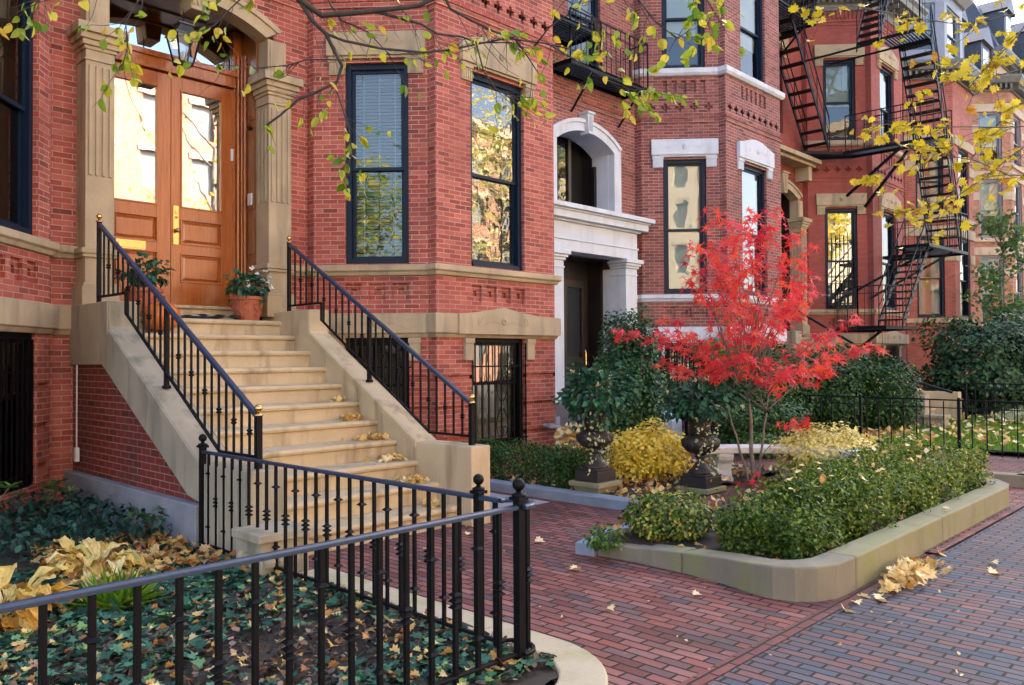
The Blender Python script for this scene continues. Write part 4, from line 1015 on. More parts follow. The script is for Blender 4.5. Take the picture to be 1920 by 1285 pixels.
# house with stone bands beyond, then far houses
def far_house(ox, name, label, brick_, stone_, w=7.7, zt=11.2, bands=False, mans='slate', winm='greywood', tier=False, full=True, wl='roller'):
    H = thing(name, label, 'house', (ox+3.9, 9.9, 0), group='brick row houses along the street')
    X = lambda v: v+ox
    PL = [(X(3.3), 9.9), (X(3.3), 9.75), (X(4.35), 8.5), (X(6.65), 8.5), (X(7.7), 9.75), (X(7.7), 9.9)]
    segs = [Fr((X(0), 9.9), PL[0]), Fr(PL[0], PL[1]), Fr(PL[1], PL[2]), Fr(PL[2], PL[3]), Fr(PL[3], PL[4]), Fr(PL[4], PL[5])]
    m = MB(); zf = [(2.95, 5.75), (6.5, 8.9)]
    if zt > 12: zf.append((9.6, 11.7))
    for i, fr in enumerate(segs):
        ops = []
        if fr.L > 1:
            if i == 0: xs = [(.5, 1.45), (2.0, 2.95)]
            elif i == 3: xs = [(.55, 1.75)]
            else: xs = [(.35, 1.28)]
            for a, b in xs:
                for c, d in zf: ops.append((a, b, c, d))
        wall(m, fr, 0, fr.L, 0, zt, ops, depth=.15)
        for o in ops: window(fr, *o, H, winm, blind=wl)
    m.box(X(0), X(w), 13.4, 13.5, 0, zt); m.build('brick_wall', brick_, H)
    for c, d in zf:
        q = MB(); sweep(q, [(X(0), 9.9)]+PL, [(-.02, c-.18), (.07, c-.18), (.07, c-.03), (-.02, c-.03)]); q.build('stone_band', stone_, H)
        q = MB(); sweep(q, [(X(0), 9.9)]+PL, [(-.02, d+.02), (.05, d+.02), (.05, d+.34), (-.02, d+.34)]); q.build('stone_band', stone_, H)
        if bands:
            for fr in segs:
                if fr.L > 1:
                    zc = d-.85
                    xs = [(0, .5), (1.45, 2.0), (2.95, fr.L)] if fr is segs[0] else ([(0, .55), (1.75, fr.L)] if fr is segs[3] else [(0, .35), (1.28, fr.L)])
                    q = MB()
                    for a, b in xs: fr.box(q, a+.002, b-.002, zc, zc+.33, 0, .03)
                    q.build('stone_block_band', stone_, H)
    q = MB(); sweep(q, [(X(0), 9.9)]+PL, [(-.05, zt-.05), (.08, zt-.05), (.12, zt+.12), (.40, zt+.2), (.50, zt+.42), (.5, zt+.5), (-.05, zt+.52)]); q.build('cornice', 'cornice', H)
    q = MB()
    for fr in segs:
        n = int(fr.L/.2)
        for i in range(n): fr.box(q, fr.L*(i+.3)/n, fr.L*(i+.3)/n+.08, zt, zt+.2, .1, .34)
    q.build('cornice_bracket', 'cornice', H)
    q = MB(); z0, z1 = zt+.5, zt+2.9
    q.add([(X(0), 9.7, z0), (X(w), 9.7, z0), (X(w), 10.7, z1), (X(0), 10.7, z1), (X(0), 13.5, z0), (X(w), 13.5, z0), (X(w), 13.2, z1), (X(0), 13.2, z1)], [(0, 1, 2, 3), (3, 2, 6, 7), (7, 6, 5, 4), (0, 3, 7, 4), (1, 5, 6, 2)])
    q.build('roof', mans, H)
    if tier:   # timber bay storey standing on the cornice
        pl = [(X(3.5), 10.0), (X(4.45), 8.75), (X(6.55), 8.75), (X(7.5), 10.0)]; m = MB()
        for a, b in zip(pl[:-1], pl[1:]):
            fr = Fr(a, b); o = (.3, fr.L-.3, z0+.55, z0+2.25); wall(m, fr, 0, fr.L, z0-.1, z0+2.7, [o]); window(fr, *o, H, 'greywood', blind='roller')
        m.build('timber_bay', 'greywood', H)
        q = MB(); sweep(q, pl, [(-.05, z0+2.6), (.1, z0+2.6), (.35, z0+2.8), (.4, z0+3.0), (-.05, z0+3.05)]); q.build('bay_cornice', 'greywood', H)
        q = MB(); q.add([(a, b, z0+3.0) for a, b in pl], [(0, 1, 2, 3)]); q.build('bay_roof', 'slate', H)
    else:
        for xc in (1.7, 5.5):
            q = MB(); a, b = X(xc-.65), X(xc+.65)
            q.box(a, b, 9.65, 10.9, z0+.2, z0+2.0); D = q.build('dormer', 'slate', H)
            q = MB(); q.add([(a-.15, 9.5, z0+2.0), (b+.15, 9.5, z0+2.0), ((a+b)/2, 9.5, z0+2.75), (a-.15, 11, z0+2.0), (b+.15, 11, z0+2.0), ((a+b)/2, 11, z0+2.75)], [(0, 1, 2), (3, 5, 4), (0, 2, 5, 3), (1, 4, 5, 2), (0, 3, 4, 1)]); q.build('dormer_roof', 'slate', D)
            q = MB(); q.quad((a+.25, 9.64, z0+.45), (b-.25, 9.64, z0+.45), (b-.25, 9.64, z0+1.75), (a+.25, 9.64, z0+1.75)); q.build('dormer_window', 'glass', D)
    # entrance
    q = MB(); q.box(X(1.1), X(1.4), 9.55, 9.9, 0, 4.6); q.box(X(2.6), X(2.9), 9.55, 9.9, 0, 4.6); q.box(X(1.0), X(3.0), 9.45, 9.9, 4.6, 5.0) if False else None
    return H
far_house(26.4, 'brick_house', 'orange brick house with white stone bands and a grey timber bay on top', 'brick4', 'tanstone', bands=True, tier=True, winm='navy', wl='curtain')
far_house(34.2, 'brick_house', 'pale pinkish house behind the small green street tree', 'warmbrick', 'limestone', zt=12.6, bands=True)
far_house(42.0, 'brick_house', 'distant cream stone house with slate dormers', 'limestone', 'limestone', zt=15.2)
far_house(49.8, 'brick_house', 'farthest visible reddish house at the right end of the row', 'warmbrick', 'limestone', zt=15.8)

# ---------------------------------------------------------------- white steps and railings at the white portico
T = thing('portico_steps', 'short white stone steps in front of the white portico', 'steps', (12.2, 9.2, 0))
for i in range(2):
    m = MB(); m.box(11.35, 13.1, 9.0-.32*i+.32, 9.9, 0, .40-.18*i) if False else m.box(11.35, 13.1, 9.25-.32*i, 9.60-.32*i if i else 10.5, .0, .38-.18*i); m.build('step', 'whitestone', T, bevel=.01)
for xa in (11.0, 13.15):
    m = MB(); m.extr([(xa, 8.5, 0), (xa, 9.6, 0), (xa, 9.6, .85), (xa, 9.2, .85), (xa, 8.5, .45)], (.32, 0, 0)); m.build('side_wall', 'whitestone', T, bevel=.015)
T = thing('entrance_railing', 'black iron hand railing beside the white portico steps', 'railing', (13.2, 8.4, 0))
m = MB(); m.tube([(13.05, 9.5, 1.42), (12.95, 8.2, 1.02), (12.9, 8.0, 1.0)], .02, 6); m.build('handrail', 'iron', T)
for yy, z in ((9.45, 1.4), (8.1, 1.01)):
    m = MB(); m.box(12.95, 12.99, yy-.02, yy+.02, 0, z); m.build('post', 'iron', T)
T = thing('areaway_railing', 'black iron railing sloping down by the basement window right of the portico', 'railing', (13.9, 9.2, 0))
A_, B_ = Vector((13.75, 9.15)), Vector((14.75, 7.9))
m = MB(); m.tube([(13.6, 9.4, 2.0), (13.75, 9.15, 1.98), (14.75, 7.9, 1.25), (14.9, 7.7, 1.15)], .02, 6); m.tube([(13.75, 9.15, .65), (14.75, 7.9, .5)], .012, 5); m.build('top_rail', 'iron', T)
for i in range(11):
    p = A_.lerp(B_, i/10); zt_ = 1.98+(1.25-1.98)*i/10; m = MB(); m.box(p.x-.009, p.x+.009, p.y-.009, p.y+.009, 0.05, zt_); m.build('picket', 'iron', T)

# ---------------------------------------------------------------- small things at the stoop
T = thing('hanging_lantern', 'black hanging lantern with glass sides in front of the varnished doors', 'lantern', (4.40, 9.8, 5.3))
c = (4.40, 9.8); m = MB(); m.tube([(c[0], c[1], 5.78), (c[0], c[1], 6.12)], .008, 6); m.build('hanging_rod', 'iron', T)
def frus(m, cx, cy, w0, z0, w1, z1, mi=0): m.hexa([(cx-w0, cy-w0, z0), (cx+w0, cy-w0, z0), (cx+w0, cy+w0, z0), (cx-w0, cy+w0, z0), (cx-w1, cy-w1, z1), (cx+w1, cy-w1, z1), (cx+w1, cy+w1, z1), (cx-w1, cy+w1, z1)], mi)
m = MB(); frus(m, *c, .155, 5.61, .09, 5.70); frus(m, *c, .09, 5.70, .075, 5.74); frus(m, *c, .10, 5.74, .10, 5.755); frus(m, *c, .05, 5.755, .02, 5.79); frus(m, *c, .165, 5.595, .165, 5.61); m.build('lantern_roof', 'zinc', T)
m = MB()
for sx in (-1, 1):
    for sy in (-1, 1): m.tube([(c[0]+sx*.085, c[1]+sy*.085, 5.28), (c[0]+sx*.145, c[1]+sy*.145, 5.60)], .012, 5)
frus(m, *c, .088, 5.25, .092, 5.285); m.build('lantern_frame', 'iron', T)
m = MB()
for k in range(4):
    a = k*math.pi/2; pts = []
    for w, z, s_ in ((.083, 5.285, -1), (.083, 5.285, 1), (.142, 5.595, 1), (.142, 5.595, -1)):
        x_, y_ = w, w*s_; pts.append((c[0]+x_*math.cos(a)-y_*math.sin(a), c[1]+x_*math.sin(a)+y_*math.cos(a), z))
    m.quad(*pts)
m.build('glass_panel', 'glassclear', T)
m = MB(); 
for k in range(3): a = k*2.1; m.tube([(c[0]+.03*math.cos(a), c[1]+.03*math.sin(a), 5.29), (c[0]+.03*math.cos(a), c[1]+.03*math.sin(a), 5.42)], .01, 6)
m.build('candle', 'white', T)

m = MB(); m.box(3.125, 3.165, 9.60, 9.66, .55, .70); m.tube([(3.145, 9.63, .7), (3.145, 9.63, 1.6)], .008, 5)
setp(m.build('conduit_box', 'white', loc=(3.14, 9.63, .6)), 'small white box and thin conduit on the brick side of the stoop', 'utility box')
m = MB(); m.tube([(9.35, 8.34, .62), (9.35, 8.2, .62), (9.62, 8.1, .55)], .03, 8); m.tube([(9.5, 8.2, .45), (9.5, 8.2, .75)], .045, 8); m.lathe((9.35, 8.2, .62), [(.05, -.03), (.05, .03)], 10)
setp(m.build('wall_valve', 'concrete', loc=(9.35, 8.3, .6)), 'grey pipe valve on the brick bay wall low by the hedge', 'pipe valve')

# pots, pumpkins, newspaper
LZ = 2.14
def pot(x, y, z, r, h, label, mat='terracotta', name='terracotta_pot'):
    m = MB(); m.lathe((x, y, z), [(r*.72, 0), (r*.80, h*.3), (r*.95, h*.85), (r*1.04, h*.86), (r*1.04, h*.98), (r*.95, h), (r*.86, h), (r*.8, h*.85)], 20)
    for k in range(9):
        a = k*2*math.pi/9; pts = [(x+r*(.80+.15*t)*math.cos(a+.25*math.sin(t*7)), y+r*(.80+.15*t)*math.sin(a+.25*math.sin(t*7)), z+h*(.2+.55*t)) for t in [i/8 for i in range(9)]]
        m.tube(pts, .008, 4)
    return setp(m.build(name, mat, loc=(x, y, z), smooth=False), label, 'flower pot')
pot(5.12, 9.58, LZ, .21, .30, 'embossed terracotta pot of white flowers on the landing right of the doors')
pot(3.86, 9.62, LZ, .20, .34, 'terracotta pot behind the left railing beside the pumpkin')
def pumpkin(x, y, z, r, sz, label):
    T = thing('pumpkin', label, 'pumpkin', (x, y, z), group='pumpkins on the stoop')
    m = MB(); n = 40; prof = 14; vs = []
    for i in range(prof+1):
        ph = math.pi*i/prof
        for k in range(n):
            a = 2*math.pi*k/n; rr = r*(math.sin(ph)**.8)*(1-.10*abs(math.cos(a*5))**3) if 0 < i < prof else .01
            vs.append((x+rr*math.cos(a), y+rr*math.sin(a), z+r*sz-r*sz*math.cos(ph)*(1-.12*math.sin(ph)**0)))
    m.add(vs, [(i*n+k, i*n+(k+1) % n, (i+1)*n+(k+1) % n, (i+1)*n+k) for i in range(prof) for k in range(n)])
    m.build('pumpkin_body', 'pumpkin', T, smooth=True)
    m = MB(); m.tube([(x, y, z+r*sz*1.85), (x+.01, y, z+r*sz*2.05), (x+.03, y-.01, z+r*sz*2.2)], [.025, .018, .016], 6); m.build('stalk', 'barkdk', T)
pumpkin(3.92, 9.28, LZ-.19, .20, .95, 'big orange pumpkin standing behind the left stair railing')
m = MB()
for k, (dx, dy, w, d, rot) in enumerate(((0, 0, .30, .16, .2), (.30, -.03, .26, .15, -.15))):
    vs = []; nx = 10
    for j in range(2):
        for i in range(nx+1):
            px, py = -w+2*w*i/nx, -d+2*d*j; z = LZ+.02+.022*abs(math.sin(i*.9+k))*(1+j*.3)+k*.02
            vs.append((4.45+dx+px*math.cos(rot)-py*math.sin(rot), 9.62+dy+px*math.sin(rot)+py*math.cos(rot), z))
    fs = [(i, i+1, nx+2+i, nx+1+i) for i in range(nx)]; m.add(vs, fs); m.add([(a, b, c_-.018) for a, b, c_ in vs], [f[::-1] for f in fs])
setp(m.build('newspaper', 'paper', loc=(4.45, 9.62, LZ)), 'folded newspapers lying on the landing before the doors', 'newspaper')

# ---------------------------------------------------------------- urns, pedestals, bench
def urn(x, y, z, s, label):
    T = thing('garden_urn', label, 'urn', (x, y, z), group='cast iron garden urns')
    m = MB(); m.box(x-.17*s, x+.17*s, y-.17*s, y+.17*s, z, z+.12*s); m.box(x-.15*s, x+.15*s, y-.15*s, y+.15*s, z+.12*s, z+.15*s); m.build('plinth', 'castiron', T, bevel=.008)
    m = MB(); m.lathe((x, y, z+.15*s), [(.145*s, 0), (.14*s, .02*s), (.10*s, .06*s), (.055*s, .12*s), (.05*s, .17*s), (.07*s, .19*s), (.05*s, .21*s)], 24); m.build('stem', 'castiron', T, smooth=True)
    m = MB(); m.lathe((x, y, z+.36*s), [(.06*s, 0), (.15*s, .04*s), (.205*s, .10*s), (.215*s, .17*s), (.17*s, .20*s), (.155*s, .22*s)], 48, flute=(z*0+.02*s, .18*s, 16)); m.build('fluted_bowl', 'castiron', T, smooth=True)
    m = MB(); m.lathe((x, y, z+.575*s), [(.13*s, 0), (.115*s, .10*s), (.14*s, .20*s), (.20*s, .25*s), (.225*s, .27*s), (.19*s, .27*s), (.16*s, .22*s)], 28); m.build('neck', 'castiron', T, smooth=True)
U1 = (7.56, 5.95); U2 = (8.72, 5.25)
def pedestal(x, y, z, label):
    m = MB(); frus(m, x, y, .20, z, .165, z+.05); frus(m, x, y, .165, z+.05, .19, z+.13); m.box(x-.225, x+.225, y-.225, y+.225, z+.13, z+.19)
    return setp(m.build('stone_pedestal', 'kerb3', loc=(x, y, z), bevel=.012), label, 'pedestal')
pedestal(*U1, .03, 'mossy square stone pedestal under the left urn by the granite kerb'); pedestal(*U2, -.1, 'stone pedestal under the urn beside the marble bench')
urn(*U1, .22, 1.0, 'dark cast iron urn overflowing with green plants near the clipped hedge'); urn(*U2, .09, 1.05, 'brown cast iron urn with trailing variegated vine beside the bench')
T = thing('garden_bench', 'curved white marble garden bench on carved legs behind the red maple', 'bench', (9.9, 5.2, 0))
cx_, cy_ = 8.6, 4.15; n = 18; top = []; 
m = MB(); R0, R1 = 1.52, 1.95; a0, a1 = 66, -8; vs = []
for i in range(n+1):
    a = rad(a0+(a1-a0)*i/n)
    for R_, z in ((R0, .40), (R1, .40), (R1, .475), (R0, .475)): vs.append((cx_+R_*math.cos(a), cy_+R_*math.sin(a), z))
m.add(vs, [(i*4+k, i*4+(k+1) % 4, (i+1)*4+(k+1) % 4, (i+1)*4+k) for i in range(n) for k in range(4)]+[(0, 3, 2, 1), (4*n, 4*n+1, 4*n+2, 4*n+3)])
o = m.build('seat', 'marble', T, bevel=.012); bm_fix(o)
for a in (52, 6):
    a = rad(a); lx, ly = cx_+1.73*math.cos(a), cy_+1.73*math.sin(a); u = Vector((math.cos(a), math.sin(a))); v = Vector((-u.y, u.x)); m = MB()
    prof = [(-.17, .02), (.17, .02), (.17, .07), (.12, .10), (.10, .18), (.12, .26), (.17, .31), (.19, .36), (.19, .40), (-.19, .40), (-.19, .36), (-.17, .31), (-.12, .26), (-.10, .18), (-.12, .10), (-.17, .07)]
    m.extr([(lx+u.x*p-v.x*.10, ly+u.y*p-v.y*.10, z) for p, z in prof], (v.x*.20, v.y*.20, 0)); m.build('leg', 'marble', T, bevel=.01)

# ---------------------------------------------------------------- fire escapes
def steel(name='x'): return MB()
def beam(m, a, b, r=.02): 
    a, b = Vector(a), Vector(b); m.tube([a, b], r, 4)
def stairs(T, A, B, w, n, wd=(0, 1, 0)):
    """flight from low point A to high point B; treads span w along wd"""
    A, B, wd = Vector(A), Vector(B), Vector(wd).normalized()
    for k in (0, 1):
        o = wd*w*k; m = MB(); d = (B-A); up = Vector((0, 0, .09))
        m.extr([A+o-up, B+o-up, B+o+up, A+o+up], wd*.03); m.build('stringer', 'ironfar', T)
        m = MB(); h = Vector((0, 0, .85)); beam(m, A+o+h, B+o+h, .018); beam(m, A+o+h*.5, B+o+h*.5, .010)
        for t in (0, .33, .66, 1): p = A.lerp(B, t)+o; beam(m, p, p+h, .014)
        m.build('hand_rail', 'ironfar', T)
    hd = Vector((B.x-A.x, B.y-A.y, 0)).normalized()
    for i in range(n):
        p = A.lerp(B, (i+.5)/n); m = MB(); q = p-hd*.11
        m.hexa([q, q+hd*.22, q+hd*.22+wd*w, q+wd*w, q+Vector((0, 0, .03)), q+hd*.22+Vector((0, 0, .03)), q+hd*.22+wd*w+Vector((0, 0, .03)), q+wd*w+Vector((0, 0, .03))]); m.build('tread', 'ironfar', T)
def platform(T, poly, z, gap=.075, rails=None, bars=True, h=.9, slat_dir=None):
    m = MB(); xs = [p[0] for p in poly]; ys = [p[1] for p in poly]
    n = len(poly)
    for i in range(n):
        a, b = poly[i], poly[(i+1) % n]; m.extr([(a[0], a[1], z-.08), (b[0], b[1], z-.08), (b[0], b[1], z), (a[0], a[1], z)], (0.0, .02, 0)) if abs(a[0]-b[0]) > .05 else m.extr([(a[0], a[1], z-.08), (b[0], b[1], z-.08), (b[0], b[1], z), (a[0], a[1], z)], (.02, 0, 0))
    m.build('platform_frame', 'ironfar', T)
    m = MB(); y = min(ys)
    while y < max(ys):      # slats along X clipped to the polygon
        c = []
        for i in range(n):
            (x0, y0), (x1, y1) = poly[i], poly[(i+1) % n]
            if (y0 <= y < y1) or (y1 <= y < y0): c.append(x0+(x1-x0)*(y-y0)/(y1-y0))
        c.sort()
        for i in range(0, len(c)-1, 2): m.box(c[i], c[i+1], y, y+.035, z-.03, z)
        y += gap
    m.build('platform_grating', 'ironfar', T)
    for a, b in (rails or []):
        a, b = Vector(a), Vector(b); m = MB(); A = Vector((a.x, a.y, z)); B = Vector((b.x, b.y, z)); H_ = Vector((0, 0, h))
        beam(m, A+H_, B+H_, .016); beam(m, A+H_*.82, B+H_*.82, .010); m.build('guard_rail', 'ironfar', T)
        m = MB(); L = (b-a).length; k = max(1, int(L/.15))
        for i in range(k+1): p = A.lerp(B, i/k); beam(m, p, p+H_, .008 if i % 6 else .018)
        m.build('guard_bars', 'ironfar', T)
# over the white portico
T = thing('fire_balcony', 'small black iron balcony with railing above the white portico', 'balcony', (12.5, 9.7, 7.2))
platform(T, [(11.2, 9.9), (11.2, 9.3), (13.6, 9.3), (13.6, 9.9)], 7.0, rails=[((11.2, 9.3), (13.6, 9.3)), ((13.6, 9.3), (13.6, 9.9))])
for x_ in (11.9, 13.4): 
    m = MB(); beam(m, (x_, 9.33, 6.95), (x_, 9.88, 6.3), .022); m.build('bracket', 'ironfar', T)
platform(T, [(10.4, 9.9), (10.4, 9.15), (11.85, 9.15), (11.85, 9.9)], 7.6, rails=[])
# on the painted house: upper landing, flight, long balcony, right hand flights
T = thing('fire_escape', 'black iron fire escape with open stairs crossing the painted red house', 'fire escape', (22.5, 8.5, 0))
platform(T, [(17.9, 9.9), (17.9, 8.85), (20.55, 8.85), (20.55, 9.9)], 10.25, rails=[((17.9, 8.85), (20.55, 8.85)), ((20.55, 8.85), (20.55, 9.9))], h=1.2)
for x_ in (18.6, 20.2): 
    m = MB(); beam(m, (x_, 8.9, 10.2), (x_, 9.88, 9.3), .03); m.build('bracket', 'ironfar', T)
stairs(T, (21.75, 9.05, 7.2), (19.5, 9.05, 10.25), .62, 10)
stairs(T, (20.5, 9.05, 10.3), (22.1, 9.05, 12.6), .55, 8)
platform(T, [(20.9, 9.85), (20.9, 9.55), (21.9, 8.75), (21.95, 6.5), (23.4, 6.5), (23.4, 7.25), (22.5, 7.25), (22.5, 8.75), (21.9, 9.6), (21.9, 9.85)], 7.12, rails=[((21.95, 8.7), (21.95, 6.5)), ((22.5, 8.4), (22.5, 7.25)), ((23.4, 6.5), (23.4, 7.25))], h=.95)
for a, b in (((22.0, 7.3, 7.0), (22.1, 8.75, 5.95)), ((22.5, 7.3, 7.0), (22.7, 8.5, 5.7))):
    m = MB(); beam(m, a, b, .045); m.build('brace', 'ironfar', T)
T2 = thing('fire_escape', 'tall open iron stair tower of the fire escape behind the yellow leaves', 'fire escape', (22.5, 7, 0))
platform(T2, [(19.9, 7.65), (19.9, 7.0), (21.3, 6.75), (21.7, 7.0), (22.4, 8.45), (21.6, 8.9)], 2.36, rails=[((19.9, 7.0), (20.5, 6.9)), ((19.9, 7.65), (19.9, 7.0)), ((19.9, 7.65), (21.6, 8.9))], h=.95)
m = MB(); beam(m, (20.6, 7.3, 2.3), (21.9, 8.85, 1.5), .035); m.build('brace', 'ironfar', T2)
stairs(T2, (20.3, 6.75, 2.4), (22.2, 6.75, 4.35), .55, 11)
platform(T2, [(21.6, 7.35), (21.6, 6.55), (24.3, 6.4), (24.3, 8.35), (23.6, 8.35), (23.6, 7.35)], 4.42, rails=[((22.9, 6.5), (24.3, 6.4)), ((24.3, 6.4), (24.3, 8.35))], h=1.0)
m = MB(); beam(m, (23.6, 6.6, 4.36), (22.7, 8.4, 3.2), .045); beam(m, (22.4, 6.7, 4.36), (21.9, 8.8, 3.2), .045); m.build('brace', 'ironfar', T2)
stairs(T2, (24.02, 6.5, 4.45), (22.95, 6.5, 7.1), .75, 12)
stairs(T2, (22.95, 6.5, 7.15), (21.85, 6.5, 9.55), .75, 11)
platform(T2, [(21.0, 7.4), (21.0, 6.5), (21.85, 6.5), (21.85, 7.4)], 9.58, rails=[((21.0, 6.5), (21.4, 6.5)), ((21.0, 6.5), (21.0, 7.4))], h=1.1)
m = MB(); beam(m, (21.1, 7.4, 9.52), (21.1, 9.85, 9.52), .03); beam(m, (21.8, 7.4, 9.52), (21.8, 9.0, 9.52), .03); m.build('brace', 'ironfar', T2)
stairs(T2, (21.4, 7.6, 9.6), (22.9, 7.6, 12.4), .55, 12)
# window guards on the painted house
for fr_, s0, s1 in ((Fr((15.75+6.2, 9.75), (15.75+7.24, 8.55)), .44, 1.32),):
    m = MB()
    for i in range(8): x_ = s0+.05+(s1-s0-.1)*i/7; fr_.box(m, x_-.008, x_+.008, 3.0, 4.95+(.08 if i % 2 else 0), .02, .036)
    for z in (3.1, 3.85, 4.75): fr_.box(m, s0-.02, s1+.02, z-.01, z+.01, .012, .02)
    for i in range(7): x_ = s0+.1+(s1-s0-.2)*i/6; fr_.box(m, x_-.008, x_+.008, 2.98, 3.7, .22, .236)
    fr_.box(m, s0+.08, s1-.08, 3.68, 3.70, .215, .24); fr_.box(m, s0+.08, s1-.08, 2.98, 3.0, .02, .24)
    setp(m.build('window_guard', 'ironfar', loc=fr_.p(.88, 3, 0)), 'black iron guard with pointed bars over the lower window of the painted house', 'window guard')
# ================================================================ PLANTS
def rn(n, s=1.0): return RNG.normal(size=(n, 3))*s
def shell_pts(n, c, r, inner=.55, zmin=None, lump=.18, seed=0, sq=None):
    """points in an uneven ellipsoid shell; returns pos and outward normals"""
    g = np.random.default_rng(seed+5); d = g.normal(size=(n, 3)); d /= np.linalg.norm(d, axis=1)[:, None]
    if sq: d = np.sign(d)*np.abs(d)**sq; d /= np.max(np.abs(d), axis=1)[:, None]**(1-.0) ** .6
    lum = 1+lump*(np.sin(d[:, 0]*7+seed)+np.sin(d[:, 1]*6+seed*2.1)+np.sin(d[:, 2]*8+seed*.7))/3*1.6
    rr = (inner+(1-inner)*g.random(n)**.6)*lum
    p = np.array(c)+d*rr[:, None]*np.array(r)
    if zmin is not None: k = p[:, 2] > zmin; p, d = p[k], d[k]
    return p, d
def box_pts(n, x0, x1, y0, y1, z0, z1, edge=.09, rot=None, lump=.04):
    """points near the faces of a box hedge"""
    u = RNG.random((n, 3)); ax = RNG.integers(0, 5, n); dep = RNG.random(n)**1.5*edge
    nrm = np.zeros((n, 3))
    for i, (a, v, s) in enumerate(((0, 0, -1), (0, 1, 1), (1, 0, -1), (1, 1, 1), (2, 1, 1))):
        k = ax == i; u[k, a] = v; nrm[k, a] = s
    sc = np.array([x1-x0, y1-y0, z1-z0]); p = np.array([x0, y0, z0])+u*sc - nrm*dep[:, None]
    w = lump*(np.sin(p[:, 0]*6.3+p[:, 2]*5)+np.sin(p[:, 1]*7.7+1)+np.sin(p[:, 0]*14+p[:, 1]*11))
    p += nrm*w[:, None]*.6
    return p, nrm+np.array([0, 0, .35])
def stems(T, base, tips, r0=.012, r1=.004, mat='bark', name='stems', wob=.03):
    m = MB(); b = Vector(base)
    for t in tips:
        t = Vector(t); n = 5; pts = []
        for i in range(n+1):
            q = b.lerp(t, i/n); q += Vector((random.uniform(-1, 1), random.uniform(-1, 1), random.uniform(-.3, .3)))*wob*(1 if 0 < i < n else 0); pts.append(q)
        m.tube(pts, [r0+(r1-r0)*i/n for i in range(n+1)], 5)
    return m.build(name, mat, T, smooth=True)
def shrub(name, label, c, r, n, size, mat, cat='shrub', tpl='oval', group=None, seed=1, inner=.35, zmin=.02, lump=.18, up=.5, sn=14, stem_mat='bark', extra=None, fold=.25, bend=0):
    T = thing(name, label, cat, (c[0], c[1], max(0, c[2]-r[2])), group=group)
    p, d = shell_pts(n, c, r, inner, zmin, lump, seed)
    nr = d+np.array([0, 0, up]); dr = np.cross(nr, rn(len(p)))+d*.4
    leaves('foliage', p, size*(.7+.6*RNG.random(len(p))), mat, T, tpl, dirs=dr, nrm=nr, fold=fold, bend=bend)
    tips = [tuple(np.array(c)+np.array(r)*v*.8) for v in np.random.default_rng(seed).normal(size=(sn, 3))*[.4, .4, .35]+[0, 0, .15]]
    stems(T, (c[0], c[1], max(.0, c[2]-r[2])), tips, .010 if r[2] < .5 else .02, .004, stem_mat)
    return T

# --- planter bed of boxwood
T = thing('boxwood_hedge', 'long boxwood hedge with tan leaves caught in it, inside the low stone wall', 'hedge', (7.6, 3.0, .12))
P, N = [], []
for a in ((5.74, 6.9, 2.60, 3.3, .12, .52), (6.8, 8.6, 2.57, 3.4, .12, .58), (8.4, 10.35, 2.57, 3.65, .12, .60), (8.6, 10.3, 3.3, 3.9, .12, .52)):
    p, q = box_pts(9500, *a, edge=.26, lump=.085); P.append(p); N.append(q)
k = 900; P.append(np.column_stack([RNG.uniform(5.8, 10.2, k), RNG.uniform(2.62, 3.4, k), .56+.10*RNG.random(k)**2])); N.append(np.tile([0, 0, 1.], (k, 1)))
P = np.vstack(P); N = np.vstack(N); P[:, 2] -= .07*(np.sin(P[:, 0]*2.3+.5)*.5+.5)*(P[:, 2] > .35); sc = np.clip((P[:, 0]-5.6)/4.5, 0, 1)
leaves('foliage', P, .028+.014*RNG.random(len(P)), 'lf_box', T, 'oval', nrm=N, dirs=rn(len(P))+N*.5, rnd=.12+.5*RNG.random(len(P))+.40*sc*RNG.random(len(P)))
stems(T, (7.0, 3.0, .1), [(5.9+i*.16, 2.75+.6*random.random(), .45) for i in range(26)], .01, .004)
k = 42; lp = np.column_stack([RNG.uniform(5.8, 10.1, k), RNG.uniform(2.62, 3.5, k), np.full(k, .61)]); lp[:, 2] += np.clip((lp[:, 0]-6)*.015, 0, .04)
lv = leaves('fallen_leaves', lp, .055, 'lf_fally', None, 'maple', nrm=np.tile([0, 0, 1.], (k, 1)), dirs=rn(k)*[1, 1, .2], fold=.3, loc=(8, 3, .6)); setp(lv, 'tan maple leaves caught on top of the boxwood hedge', 'fallen leaves', kind='stuff')
shrub('boxwood_shrub', 'dark rounded boxwood at the left end of the planting bed', (5.97, 3.9, .28), (.40, .36, .22), 5500, .036, 'lf_box', seed=4, inner=.5, lump=.12, zmin=.1)
shrub('flowering_weed', 'small bright green sprig with yellow flowers on the granite kerb end', (5.40, 4.15, .16), (.20, .16, .10), 260, .04, 'lf_green', 'plant', seed=9, zmin=.08, sn=5)
T = thing('clipped_hedge', 'low clipped dark hedge behind the blue granite kerb under the bay', 'hedge', (7.8, 7.4, 0))
p, q = box_pts(11000, 7.42, 8.1, 6.25, 8.2, .05, .50, edge=.2, lump=.05)
leaves('foliage', p, .028+.012*RNG.random(len(p)), 'lf_yew', T, 'oval', nrm=q, dirs=rn(len(p))+q*.5); stems(T, (7.75, 7.2, .03), [(7.7, 6.4+i*.2, .4) for i in range(9)], .012)
